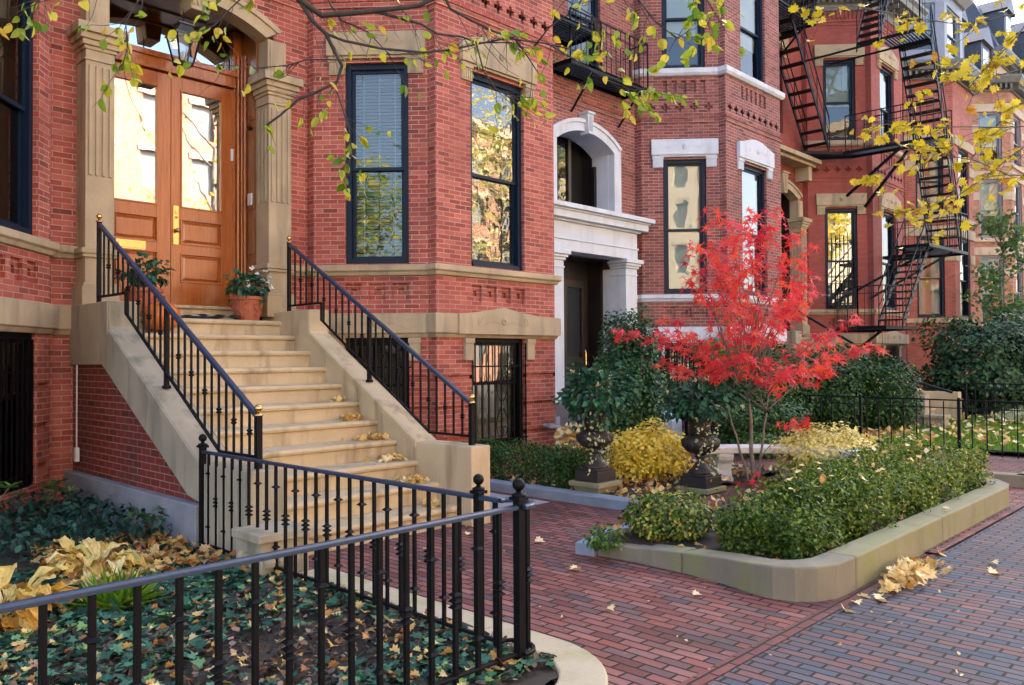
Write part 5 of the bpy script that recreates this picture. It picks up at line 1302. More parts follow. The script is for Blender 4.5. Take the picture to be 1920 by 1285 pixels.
# --- urn plants
def potted(c, r, n, label, seed, vine=True, zb=1.0, flowers=14, tall=0):
    T = thing('potted_shrub', label, 'potted plant', (c[0], c[1], zb))
    p, d = shell_pts(n, c, r, .3, None, .3, seed)
    leaves('foliage', p, .075*(.6+.7*RNG.random(len(p))), 'lf_hyd', T, 'elm', nrm=d+[0, 0, .8], dirs=d+[0, 0, -.3], bend=.25)
    stems(T, (c[0], c[1], zb-.05), [tuple(np.array(c)+np.array(r)*v*.75) for v in RNG.normal(size=(12, 3))*.45], .01, .004)
    p, d = shell_pts(flowers*5, c, r, .95, None, .3, seed+1); p = p[::5]; p = np.repeat(p, 9, axis=0)+rn(len(p)*9, .012)
    leaves('flowers', p, .03, 'petaly', T, 'oval')
    if vine:
        P = []
        for sx in range(4):
            a = 3.6+sx*.28; x0, y0 = c[0]+.2*math.cos(a), c[1]+.2*math.sin(a); L = .45+.35*random.random()
            for i in range(26): t = i/26; P.append((x0+.06*math.cos(a)*(1+math.sin(t*6)*.4), y0+.06*math.sin(a), zb-.02-L*t))
        P = np.array(P); leaves('trailing_vine', P+rn(len(P), .018), .042, 'lf_varieg', T, 'oval')
    return T
potted((U1[0], U1[1], 1.22), (.41, .41, .33), 1000, 'leafy green shrub with cream flowers growing in the left urn', 3, zb=1.02)
potted((U2[0], U2[1], 1.12), (.46, .46, .23), 900, 'leafy green shrub spilling from the urn beside the bench', 6, zb=.98)
POT = potted((5.12, 9.58, 2.56), (.25, .22, .17), 260, 'green plant with white petunia blossoms in the embossed pot by the doors', 12, zb=2.42, flowers=3, vine=False)
p = np.repeat(np.array([(5.17, 9.40, 2.72), (5.26, 9.38, 2.76), (5.33, 9.42, 2.63), (5.02, 9.36, 2.55), (5.20, 9.33, 2.50), (5.36, 9.4, 2.56), (5.10, 9.42, 2.78), (5.3, 9.35, 2.70), (5.22, 9.37, 2.64)]), 6, axis=0)+rn(54, .006)
leaves('petunia_flowers', p, .042, 'petal', POT, 'elm')
potted((3.86, 9.6, 2.66), (.24, .2, .20), 220, 'dark leafy plant in the pot behind the left railing', 15, zb=2.46, flowers=2, vine=False)

# --- shrubs behind
shrub('holly_bush', 'tall dark green bush hiding the lower part of the white portico', (10.5, 7.55, 1.15), (.66, .58, 1.18), 13000, .062, 'lf_holly', seed=2, inner=.45, lump=.16, sn=24)
Tt = shrub('wild_shoots', 'long thin shoots rising from the top of the tall dark bush', (10.3, 7.5, 2.05), (.35, .3, .35), 260, .05, 'lf_holly', 'plant', seed=22, inner=.1, sn=12)
shrub('barberry_bush', 'bright yellow barberry bush between the two urns', (8.95, 6.15, .40), (.62, .55, .38), 4600, .058, 'lf_yel', seed=7, inner=.3, lump=.2, sn=30, up=.9)
shrub('barberry_bush', 'pale yellow barberry bush to the right of the bench', (10.6, 4.5, .38), (.78, .60, .36), 5200, .056, 'lf_yelpale', seed=8, inner=.3, lump=.2, sn=30, up=.9)
shrub('yew_bush', 'rounded dark yew bush to the left behind the red maple', (15.0, 7.6, .95), (1.2, .9, 1.0), 12000, .065, 'lf_yew', seed=31, inner=.6, lump=.12, sn=12, tpl='oval', up=.9)
shrub('yew_bush', 'tallest rounded yew bush with bright new growth behind the red maple', (16.9, 7.0, .95), (1.0, .85, 1.0), 11000, .065, 'lf_yew', seed=32, inner=.6, lump=.1, sn=12, tpl='oval', up=.9)
shrub('yew_bush', 'rounded yew bush to the right, nearest the distant stoop wall', (17.7, 6.35, .85), (.75, .75, .90), 9500, .065, 'lf_yew', seed=33, inner=.6, lump=.1, sn=12, tpl='oval', up=.9)
shrub('yew_bush', 'broad dark yew bush low behind the bench', (13.6, 6.9, .5), (1.3, .7, .55), 8500, .065, 'lf_yew', seed=34, inner=.6, lump=.1, sn=12, tpl='oval', up=.9)
shrub('forsythia_bush', 'light green bush peeping out behind the maple crown', (15.2, 8.6, 1.6), (.9, .6, .75), 2600, .07, 'lf_green', seed=35, inner=.4, lump=.2, sn=14)
shrub('rhododendron', 'large dark green rhododendron at the right behind the far fence', (24.8, 6.2, 1.35), (1.9, 1.5, 1.45), 9500, .12, 'lf_rhodo', seed=41, inner=.5, lump=.32, sn=16, tpl='oval', up=.4)
shrub('rhododendron', 'second large dark rhododendron reaching the right edge', (26.5, 5.2, 1.35), (1.6, 1.4, 1.4), 7500, .12, 'lf_rhodo', seed=42, inner=.5, lump=.32, sn=16, up=.4)
lv = leaves('ground_cover', np.column_stack([RNG.uniform(21, 26, 2200), RNG.uniform(3, 5.2, 2200), RNG.uniform(.08, .32, 2200)]), .09, 'lf_varieg', None, 'oval', loc=(23, 4, .1)); setp(lv, 'pale variegated ground cover beyond the lawn', 'ground cover', kind='stuff')

# --- trees
def limb(m, pts, r0, r1, n=6, cr=True):
    k = len(pts); m.tube(pts, [r0+(r1-r0)*i/(k-1) for i in range(k)], n)
def wander(a, b, n=6, w=.05, sag=0):
    a, b = Vector(a), Vector(b); L = (b-a).length; out = []
    for i in range(n+1):
        t = i/n; q = a.lerp(b, t); f = math.sin(math.pi*t)
        q += Vector((random.uniform(-1, 1), random.uniform(-1, 1), random.uniform(-1, 1)))*w*L*(.6 if 0 < i < n else 0); q.z += -sag*f*L; out.append(q)
    return out
# red Japanese maple
random.seed(5)
T = thing('red_maple', 'slender Japanese maple with bright red leaves in front of the bench', 'tree', (9.3, 4.85, 0))
B0 = Vector((9.3, 4.85, 0)); right = Vector((.69, -.72, 0))
m = MB(); forks = []
for dx, dz, w in ((-.02, 1.05, .028), (-.16, 1.0, .017), (.10, .95, .018)):
    e = B0+right*dx*1.8+Vector((.05, .05, dz)); limb(m, wander(B0+right*dx*.3, e, 6, .02), w, w*.7, 7); forks.append(e)
tips = []
for L_, dz_, n_ in ((1.0, .5, 9), (1.15, .95, 10), (.95, 1.45, 9), (.75, 1.85, 8), (.4, 2.15, 4)):
    for i in range(n_):
        a = 2*math.pi*(i/n_)+random.uniform(-.4, .4); h = dz_+random.uniform(-.18, .18)
        f = random.choice(forks); st_ = f.lerp(B0+Vector((0, 0, 2.2)), max(0, (h-.6)/2.4)*.8+.02)
        e = B0+Vector((math.cos(a)*L_*random.uniform(.6, 1.1)*.84, math.sin(a)*L_*random.uniform(.6, 1.1)*.84, 1.0+h*.98)) 
        pts = wander(st_, e, 6, .035, -.06); limb(m, pts, .010, .003, 5); tips.append(pts)
m.build('trunk', 'bark', T, smooth=True)
P, D = [], []
def spray(base_, axis, n, L, flat=.035):
    for _ in range(n):
        t = random.random(); q = base_+axis*L*t+Vector((random.gauss(0, .10), random.gauss(0, .10), random.gauss(0, flat))); P.append(tuple(q)); D.append((random.gauss(0, 1), random.gauss(0, 1), -.45))
for pts in tips:
    ax = (pts[-1]-pts[-3]).normalized(); spray(pts[-1]-ax*.25, ax, 29, .55)
    spray(pts[3], (pts[4]-pts[3]).normalized(), 5, .35)
far = B0+right*(-1.45)+Vector((-.1, .1, 1.95))
pts = wander(B0+Vector((0, 0, 1.4)), far, 7, .03, -.05); m2 = MB(); limb(m2, pts, .010, .003, 5)
for q in pts[4:]: spray(q, Vector((-.5, .5, 0)), 9, .2, .03)
far = B0+right*(1.35)+Vector((.1, 0, 1.75)); pts = wander(B0+Vector((0, 0, 1.3)), far, 7, .03, -.05); limb(m2, pts, .010, .003, 5)
for q in pts[4:]: spray(q, Vector((.5, -.5, 0)), 9, .2, .03)
far = B0+right*(.55)+Vector((.1, 0, .82)); pts = wander(B0+Vector((0, 0, .3)), far, 7, .03, -.12); limb(m2, pts, .007, .003, 5)
for q in pts[6:]: spray(q, Vector((0, 0, 0)), 9, .2, .03)
spray(B0+Vector((0, 0, .12))+right*.0, Vector((.4, -.4, 0)), 12, .3, .05)
m2.build('branch', 'bark', T, smooth=True)
P = np.array(P); lf = leaves('crown', P, .095+.065*RNG.random(len(P)), 'lf_red', T, 'star', dirs=D, nrm=np.tile([-.55, -.5, .7], (len(P), 1)), fold=.0, spread=.8, bend=.12)

# elm with low boughs hanging into the view
E_ = {
 'E1': [(2.39, 4.07, 3.84), (2.5, 4.08, 3.7), (2.62, 4.03, 3.63), (2.73, 3.95, 3.65), (2.85, 3.85, 3.67), (3.05, 3.67, 3.71), (3.13, 3.56, 3.78)],
 'E2': [(2.5, 4.08, 3.7), (2.58, 4.07, 3.6), (2.66, 4.05, 3.54), (2.72, 4.05, 3.45), (2.77, 4.05, 3.38), (2.76, 4.09, 3.29), (2.66, 4.19, 3.22), (2.59, 4.24, 3.18), (2.52, 4.32, 3.09), (2.46, 4.37, 3.03)],
 'E3': [(2.66, 4.05, 3.54), (2.75, 4.0, 3.51), (2.93, 3.88, 3.48), (3.13, 3.73, 3.47), (3.25, 3.62, 3.49), (3.35, 3.51, 3.52), (3.47, 3.37, 3.55), (3.65, 3.2, 3.52), (3.79, 3.06, 3.47)],
 'E4': [(2.85, 3.85, 3.67), (2.99, 3.76, 3.64), (3.08, 3.7, 3.62), (3.17, 3.65, 3.57), (3.28, 3.56, 3.56), (3.35, 3.51, 3.53), (3.5, 3.36, 3.53)],
 'E5': [(3.13, 3.56, 3.78), (3.19, 3.56, 3.7), (3.3, 3.49, 3.64), (3.41, 3.42, 3.59), (3.5, 3.34, 3.55), (3.58, 3.31, 3.46), (3.65, 3.28, 3.36)],
 'E6': [(2.77, 4.03, 3.41), (2.6, 4.15, 3.4), (2.51, 4.22, 3.36), (2.36, 4.32, 3.33), (2.18, 4.41, 3.33)],
 'E7': [(2.76, 4.1, 3.26), (2.81, 4.11, 3.16), (2.86, 4.11, 3.04), (2.9, 4.13, 2.89), (2.86, 4.19, 2.8)],
 'E8': [(2.39, 4.07, 3.84), (2.3, 3.91, 3.76), (2.18, 4.04, 3.64), (2.1, 4.13, 3.53), (2.05, 4.19, 3.45), (1.98, 4.24, 3.41)],
 'E9': [(2.3, 3.95, 3.80), (2.08, 4.08, 3.65), (1.85, 4.22, 3.59), (1.7, 4.31, 3.52), (1.66, 4.38, 3.41), (1.68, 4.41, 3.29), (1.67, 4.44, 3.21)],
 'E10': [(1.9, 4.0, 3.75), (1.49, 4.17, 3.49), (1.26, 4.28, 3.42), (1.22, 4.32, 3.35), (1.21, 4.35, 3.28)],
 'E11': [(3.65, 3.2, 3.52), (3.64, 2.98, 3.36), (3.78, 2.86, 3.25), (3.88, 2.75, 3.19), (3.94, 2.66, 3.2)],
 'E12': [(3.4, 2.7, 3.8), (3.49, 2.6, 3.66), (3.61, 2.52, 3.56), (3.69, 2.48, 3.46), (3.79, 2.4, 3.37), (3.81, 2.34, 3.4)],
 'E13': [(2.62, 4.05, 3.85), (2.7, 4.06, 3.72), (2.77, 4.05, 3.65), (2.91, 3.98, 3.6), (3.03, 3.94, 3.49), (3.14, 3.92, 3.32)],
 'E14': [(3.59, 3.27, 3.5), (3.63, 3.17, 3.61), (3.7, 3.03, 3.69), (3.71, 2.95, 3.79)],
 'E15': [(3.6, 2.4, 3.8), (3.72, 2.29, 3.64), (3.79, 2.24, 3.56), (3.85, 2.21, 3.48)],
 'E16': [(3.28, 3.44, 3.5), (3.35, 3.45, 3.35), (3.43, 3.42, 3.24), (3.5, 3.36, 3.21), (3.59, 3.27, 3.2)],
 'E17': [(3.5, 2.9, 3.8), (3.57, 3.0, 3.7), (3.7, 2.91, 3.62), (3.74, 2.91, 3.54)]}
T = thing('elm_tree', 'street tree whose low boughs with yellow green leaves hang across the top of the view', 'tree', (.6, -1.9, 0), group='street trees beside the sidewalk')
m = MB(); tr = [(.6, -1.9, -.05), (.62, -1.85, 1.5), (.7, -1.7, 3.0), (.9, -1.3, 4.2), (1.2, -.6, 5.2)]; limb(m, tr, .17, .11, 12)
hub = Vector((1.2, -.6, 5.2)); limb(m, wander(hub, (2.39, 4.07, 3.84), 8, .02, -.10), .06, .024, 8)
limb(m, wander(hub, (3.4, 2.7, 3.8), 8, .02, -.10), .035, .007, 6); limb(m, wander(hub, (1.9, 4.0, 3.75), 8, .02, -.10), .03, .007, 6)
limb(m, wander((3.4, 2.7, 3.8), (3.6, 2.4, 3.8), 2, .02), .007, .005, 5); limb(m, wander((3.4, 2.7, 3.8), (3.5, 2.9, 3.8), 2, .02), .007, .005, 5); limb(m, wander(hub, (1.0, -.2, 8), 5, .03), .1, .04, 8)
RW = {'E1': (.020, .013), 'E2': (.014, .006), 'E3': (.009, .004), 'E4': (.010, .004), 'E5': (.010, .003)}
LP, LD = [], []; tw = MB()
random.seed(12)
for k_, pts in E_.items():
    r0, r1 = RW.get(k_, (.0055, .0022)); limb(m, pts, r0, r1, 7)
    ps = [Vector(p) for p in pts]
    nt = {'E1': 12, 'E2': 18, 'E3': 26, 'E4': 17, 'E5': 17}.get(k_, 11)
    lf_n = {'E9': 4, 'E11': 6, 'E12': 5, 'E10': 3, 'E8': 4, 'E7': 4, 'E15': 5, 'E16': 4, 'E17': 4}.get(k_, 2)
    for j in range(nt):
        i = random.randrange(max(0, len(ps)//4), len(ps)-1); q = ps[i].lerp(ps[i+1], random.random()); ax = (ps[i+1]-ps[i]).normalized()
        d = (ax*.9+Vector((random.gauss(0, .55), random.gauss(0, .55), random.gauss(-.25, .5)))).normalized(); L = random.uniform(.10, .34)
        e = q+d*L; tp = wander(q, e, 4, .07, .05); tw.tube(tp, [.0022-.0012*x_/4 for x_ in range(5)], 4)
        for h in range(random.randint(max(0, lf_n-2), lf_n)):
            LP.append(tuple(tp[random.randint(2, 4)])); LD.append((d.x*.6+random.gauss(0, .4), d.y*.6+random.gauss(0, .4), -.75+random.gauss(0, .35)))
    for h in range(3): LP.append(tuple(ps[-1])); LD.append((random.gauss(0, .5), random.gauss(0, .5), -.8))
m.build('trunk', 'barkdk', T, smooth=True); tw.build('twigs', 'barkdk', T)
leaves('crown', LP, .038+.036*RNG.random(len(LP)), 'lf_elm', T, 'elm', dirs=LD, fold=.28, spread=.5, bend=.2)
p, d = shell_pts(2600, (-.6, -2.6, 9.2), (2.6, 2.2, 2.0), .2, None, .25, 3); leaves('crown', p, .09, 'lf_elm', T, 'elm')

M_ = [[(6.12, 1.15, 3.51), (6.08, 1.38, 3.49), (6.02, 1.62, 3.5), (5.98, 1.81, 3.44), (5.97, 1.98, 3.29)],
 [(6.22, 1.17, 3.14), (6.16, 1.4, 3.16), (6.1, 1.64, 3.2), (6.04, 1.83, 3.22), (5.97, 2.01, 3.26), (5.91, 2.14, 3.29)],
 [(6.23, 1.18, 3.09), (6.22, 1.36, 2.98), (6.2, 1.51, 2.86), (6.18, 1.7, 2.74), (6.13, 1.9, 2.69), (6.08, 2.06, 2.66)],
 [(6.02, 1.12, 3.82), (5.97, 1.35, 3.83), (5.94, 1.53, 3.81), (5.87, 1.7, 3.87), (5.79, 1.87, 3.93)],
 [(6.28, 1.19, 2.82), (6.23, 1.39, 2.85), (6.17, 1.57, 2.97), (6.11, 1.75, 3.03), (6.04, 1.93, 3.09), (6.0, 2.14, 2.93)],
 [(5.73, 1.07, 3.77), (5.76, 1.28, 3.55), (5.76, 1.36, 3.5), (5.77, 1.46, 3.4), (5.68, 1.62, 3.55)],
 [(6.46, 1.21, 3.4), (6.43, 1.4, 3.36), (6.44, 1.57, 3.17), (6.45, 1.74, 2.94), (6.46, 1.86, 2.68), (6.41, 2.1, 2.55)],
 [(5.79, 1.87, 3.93), (5.7, 2.05, 4.0), (5.62, 2.2, 4.06), (5.56, 2.36, 4.05), (5.49, 2.48, 4.08)]]
T = thing('yellow_maple', 'street maple whose yellow leafy branches reach in from the right edge', 'tree', (14, -1.6, 0), group='street trees beside the sidewalk')
m = MB(); limb(m, [(14, -1.6, -.05), (13.98, -1.58, 1.5), (13.9, -1.5, 3.2), (13.8, -1.5, 5.4)], .16, .1, 12); hub = Vector((13.9, -1.5, 3.3)); j1 = Vector((6.9, .5, 3.45))
limb(m, wander(hub, j1, 6, .02), .04, .014, 8); tw = MB(); LP, LD = [], []
nlf = [14, 26, 36, 20, 36, 26, 32, 8]; random.seed(21)
for pi, pts in enumerate(M_):
    if pi < 7: limb(m, wander(j1, pts[0], 4, .03), .008, .005, 5)
    limb(m, pts, .005, .002, 5); ps = [Vector(p) for p in pts]
    for j in range(nlf[pi]):
        i = random.randrange(0, len(ps)-1); q = ps[i].lerp(ps[i+1], random.random()); d = ((ps[i+1]-ps[i]).normalized()*.8+Vector((random.gauss(0, .5), random.gauss(0, .5), random.gauss(-.1, .4)))).normalized()
        tp = wander(q, q+d*random.uniform(.08, .28), 3, .06); tw.tube(tp, .0016, 4)
        for h in range(random.randint(1, 3)): LP.append(tuple(tp[random.randint(1, 3)])); LD.append((random.gauss(0, .8), random.gauss(0, .8), -.5))
m.build('trunk', 'bark', T, smooth=True); tw.build('twigs', 'barkdk', T)
leaves('crown', LP, .045+.032*RNG.random(len(LP)), 'lf_mapley', T, 'maple', dirs=LD, nrm=np.tile([-.5, -.3, .9], (len(LP), 1)), fold=.3, spread=1.3, bend=.15)
p, d = shell_pts(4200, (14.2, -2.0, 7.4), (2.3, 2.3, 1.8), .2, None, .25, 3); leaves('crown', p, .12, 'lf_mapley', T, 'maple')

def tree(name, label, x, y, h, r, n, size, mat, seed=1, tpl='elm', zc=None, group='street trees beside the sidewalk', trunk=.12, rz=None):
    random.seed(seed); T = thing(name, label, 'tree', (x, y, 0), group=group); zc = zc or h*.65; rz = rz or h*.35
    m = MB(); limb(m, wander((x, y, -.05), (x, y, zc), 6, .01), trunk, trunk*.45, 10)
    P = []
    for i in range(26):
        a = random.uniform(0, 6.28); rr = random.uniform(.4, 1)*r; z = zc+random.uniform(-.8, .9)*rz; f = math.sqrt(max(.05, 1-((z-zc)/rz)**2)); e = Vector((x+math.cos(a)*rr*f, y+math.sin(a)*rr*f, z))
        pts = wander((x, y, max(h*.25, z-rr*.9)), e, 5, .05, -.05); limb(m, pts, trunk*.3, .01, 5)
        for q in pts[2:]: 
            k = max(1, n//(26*4)); P += [tuple(q+Vector((random.gauss(0, r*.16), random.gauss(0, r*.16), random.gauss(0, r*.12)))) for _ in range(k)]
    m.build('trunk', 'bark', T, smooth=True); leaves('crown', np.array(P), size*(.7+.6*RNG.random(len(P))), mat, T, tpl); return T
tree('street_tree', 'small thin green tree in front of the distant pale houses', 31.5, 7.3, 6.6, 1.3, 2400, .13, 'lf_fargreen', 3, zc=4.3, rz=2.4, trunk=.07)
for i, (x, y, h, r) in enumerate(((-8, -2.2, 10, 3.2), (-17, -2.4, 11, 3.6), (17, -14, 17, 4.2), (27.5, -10, 17, 4.8), (35, -9.5, 17, 4.6))):
    tree('street_tree', ['leafy green tree on the near sidewalk left of the view, seen mirrored', 'yellowing tree far along the near sidewalk to the left, seen mirrored', 'thinly leaved tree across the road opposite the stoop', 'tall yellow tree across the road mirrored in the front bay window', 'yellow tree across the road at the far right'][i], x, y, h, r, (3000, 3000, 420, 2600, 2600)[i], .19, ('lf_fargreen', 'lf_elm', 'lf_mapley', 'lf_yelpale', 'lf_elm')[i], 50+i, trunk=.2)
# sunlit row across the road, mirrored in the window glass
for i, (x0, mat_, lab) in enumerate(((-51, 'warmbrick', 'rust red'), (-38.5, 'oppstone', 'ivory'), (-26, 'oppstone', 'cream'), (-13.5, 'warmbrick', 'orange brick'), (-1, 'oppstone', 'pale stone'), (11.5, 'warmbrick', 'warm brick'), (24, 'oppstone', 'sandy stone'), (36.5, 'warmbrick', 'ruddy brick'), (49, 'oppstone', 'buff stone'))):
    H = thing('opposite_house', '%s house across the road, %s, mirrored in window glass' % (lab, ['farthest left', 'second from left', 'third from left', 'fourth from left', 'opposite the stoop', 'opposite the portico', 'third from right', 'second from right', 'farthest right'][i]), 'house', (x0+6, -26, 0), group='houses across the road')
    fr = Fr((x0+12.3, -26), (x0, -26)); m = MB(); ops = []
    for k in range(4):
        for z in (1.2, 4.6, 8.0, 11.4, 14.6): ops.append((1+k*2.9, 2.3+k*2.9, z, z+2.1))
    wall(m, fr, 0, 12.3, 0, 18.5, ops, depth=.25); m.box(x0, x0+12.3, -33, -26.3, 0, 18.4); m.build('wall', mat_, H)
    q = MB()
    for o in ops: q.quad(fr.p(o[0], o[2], -.2), fr.p(o[1], o[2], -.2), fr.p(o[1], o[3], -.2), fr.p(o[0], o[3], -.2))
    q.build('window', 'oppglass', H)
    q = MB(); fr.box(q, 0, 12.3, 18.2, 18.9, -.3, .5); q.build('cornice', 'limestone', H)
    q = MB()
    for o in ops: fr.box(q, o[0]-.15, o[1]+.15, o[3], o[3]+.3, 0, .08)
    q.build('lintel', 'limestone', H)

# --- ivy bed, hosta, fallen leaves
def field(n, x0, x1, y0, y1, dens=None):
    x = RNG.uniform(x0, x1, n*2); y = RNG.uniform(y0, y1, n*2)
    if dens is not None:
        k = RNG.random(n*2) < dens(x, y); x, y = x[k], y[k]
    return x[:n], y[:n]
def bare(x, y):     # mulch patch near the fence corner
    return np.clip(1.15-np.exp(-(((x-2.45)/.85)**2+((y-4.0)/.62)**2)**1.5*1.1)*1.3, 0, 1)*(.55+.45*(np.sin(x*3.1+y*2.2)*np.sin(y*2.9-x*1.3) > -.45))
up = lambda n: np.tile([0, 0, 1.], (n, 1))
x, y = field(15000, -3.0, 3.24, 2.85, 6.9, bare); n = len(x); z = .055+.035*RNG.random(n)+.012*np.sin(x*4)*np.sin(y*5)
dd = rn(n)*[1, 1, .15]
lv = leaves('ivy_bed', np.column_stack([x, y, z]), .034+.045*RNG.random(n), 'lf_ivy', None, 'ivy', dirs=dd, nrm=up(n), fold=.15, spread=.8, loc=(1, 4.5, .05)); setp(lv, 'glossy dark ivy covering the bed inside the foreground fence', 'ivy', kind='stuff')
m = MB()
for i in range(150):
    px, py = random.uniform(-2, 3.1), random.uniform(2.9, 6.5); m.tube([(px, py, .05), (px+random.uniform(-.2, .2), py+random.uniform(-.2, .2), .075), (px+random.uniform(-.4, .4), py+random.uniform(-.4, .4), .05)], .003, 4)
lv = m.build('ivy_runners', 'barkdk', loc=(1, 4.5, .05)); setp(lv, 'thin brown runners among the ivy leaves', 'ivy stems', kind='stuff')
x, y = field(6500, -1.0, 3.3, 2.8, 5.2); n = len(x)
lv = leaves('mulch', np.column_stack([x, y, .062+.016*RNG.random(n)]), .022+.035*RNG.random(n), 'chip', None, 'chip', dirs=rn(n)*[1, 1, .2], nrm=up(n), fold=.3, loc=(1, 4, .05)); setp(lv, 'dark bark mulch chips near the fence corner', 'mulch', kind='stuff')
x, y = field(1600, -2.8, 3.26, 2.85, 7.2); n = len(x)
lv = leaves('fallen_leaves', np.column_stack([x, y, .07+.04*RNG.random(n)]), .03+.05*RNG.random(n)**1.5, 'lf_fall', None, 'maple', dirs=rn(n)*[1, 1, .3], nrm=up(n), fold=.4, spread=1.0, bend=.25, loc=(1, 4.6, .1)); setp(lv, 'orange and tan leaves scattered over the ivy bed', 'fallen leaves', kind='stuff')
x, y = field(420, 2.0, 3.1, 6.0, 7.6); n = len(x)
lv = leaves('fallen_leaves', np.column_stack([x, y, .09+.04*RNG.random(n)]), .055+.03*RNG.random(n), 'lf_fall', None, 'maple', dirs=rn(n)*[1, 1, .3], nrm=up(n), fold=.4, bend=.2, loc=(2.6, 6.8, .1)); setp(lv, 'drift of orange leaves by the foot of the stoop side wall', 'fallen leaves', kind='stuff')
# dark ground cover by the wall
x, y = field(4200, -.6, 3.05, 6.9, 9.4); n = len(x); z = .1+.22*RNG.random(n)
lv = leaves('ivy_bed', np.column_stack([x, y, z]), .045+.035*RNG.random(n), 'lf_ivy', None, 'oval', nrm=up(n), loc=(1, 8, .1), rnd=.3*RNG.random(n)); setp(lv, 'dark leafy ground cover against the granite base of the stoop', 'ground cover', kind='stuff')
def whorl(x, y, h, n, s, label, seed):
    T = thing('pachysandra_plant', label, 'plant', (x, y, 0), group='whorled plants by the house wall'); P, D = [], []
    random.seed(seed); tips = []
    for i in range(n):
        px, py, pz = x+random.gauss(0, s), y+random.gauss(0, s), h*random.uniform(.5, 1); tips.append((px, py, pz))
        for k in range(11): a = k*.571*2; P.append((px, py, pz)); D.append((math.cos(a), math.sin(a), .15))
    leaves('foliage', P, .10, 'lf_green', T, 'needle', dirs=D, nrm=np.tile([0, 0, 1.], (len(P), 1)), spread=.5); stems(T, (x, y, .02), tips, .006, .004)
whorl(1.75, 8.3, .62, 13, .22, 'whorled green plant, tallest of those by the dark basement grille', 4); whorl(1.25, 7.9, .42, 9, .2, 'low whorled green plant at the left edge of the bed', 5); whorl(2.7, 9.0, .5, 8, .16, 'whorled green plant beside the white conduit box', 6); whorl(3.0, 7.3, .4, 6, .14, 'whorled green plant against the granite base', 8)

def hosta(x, y, n, L, label, mat, seed, blade_w=.5):
    T = thing('hosta', label, 'plant', (x, y, .05), group='yellowed hosta plants in the ivy bed'); random.seed(seed); m = MB(); me_r = []
    for i in range(n):
        a = random.uniform(0, 6.283); ln = L*random.uniform(.5, 1.1); el = random.uniform(.15, 1.35); w = ln*blade_w*random.uniform(.35, .5)
        d = Vector((math.cos(a), math.sin(a), 0)); s_ = Vector((-d.y, d.x, 0)); b = Vector((x, y, .06))+d*random.uniform(.02, .14)+s_*random.uniform(-.1, .1)
        st = ln*random.uniform(.25, .6); p0 = b+d*st*math.cos(el)+Vector((0, 0, st*math.sin(el)+.03)); rows = []; ns = 7; c = p0.copy(); ang = el
        m.tube([b, b.lerp(p0, .5)+Vector((0, 0, .01)), p0], .005, 4)
        for j in range(ns+1):
            t = j/ns; ww = w*math.sin(math.pi*min(1, t*.93+.05))**.75*(1-.25*t); rip = .015*math.sin(j*2.1+i)
            cup = .35*ww; rows.append([c+s_*ww*q_+Vector((0, 0, cup*q_*q_+rip*q_+(.005 if kk % 2 else 0))) for kk, q_ in enumerate((1, .78, .55, .3, 0, -.3, -.55, -.78, -1))])
            ang -= random.uniform(.12, .34); c = c+(d*math.cos(ang)+Vector((0, 0, math.sin(ang))))*ln/ns
            c.z = max(c.z, .06)
        vs = [v for r in rows for v in r]; m.add(vs, [(j*9+k, j*9+k+1, (j+1)*9+k+1, (j+1)*9+k) for j in range(ns) for k in range(8)]); me_r.append(i)
    o = m.build('foliage', mat, T); at = o.data.attributes.new('rnd', 'FLOAT', 'FACE'); v = np.zeros(len(o.data.polygons)); 
    per = 28+14; rv = np.random.default_rng(seed).random(len(v)//60+2)
    v = np.array([rv[(k//66) % len(rv)] for k in range(len(v))]); at.data.foreach_set('value', v.astype(np.float32))
    # leaf-space UV: across the blade for the veins
    return T
hosta(2.25, 6.45, 110, .235, 'large hosta clump with pale yellow ribbed leaves near the stoop', 'lf_hosta', 3, .58)
hosta(1.45, 5.75, 55, .27, 'golden orange hosta clump at the left edge of the picture', 'lf_hosta', 5, .66)
x0, y0 = 2.05, 5.55; k = 150; aa = RNG.uniform(0, 6.28, k)
lv = leaves('grass_tuft', np.column_stack([x0+.06*np.cos(aa), y0+.06*np.sin(aa), np.full(k, .05)]), .24, 'grass', None, 'blade', dirs=np.column_stack([np.cos(aa), np.sin(aa), np.full(k, .9)]), spread=.8, bend=.5, loc=(x0, y0, .05)); setp(lv, 'tuft of green grass below the pale hosta', 'grass tuft')

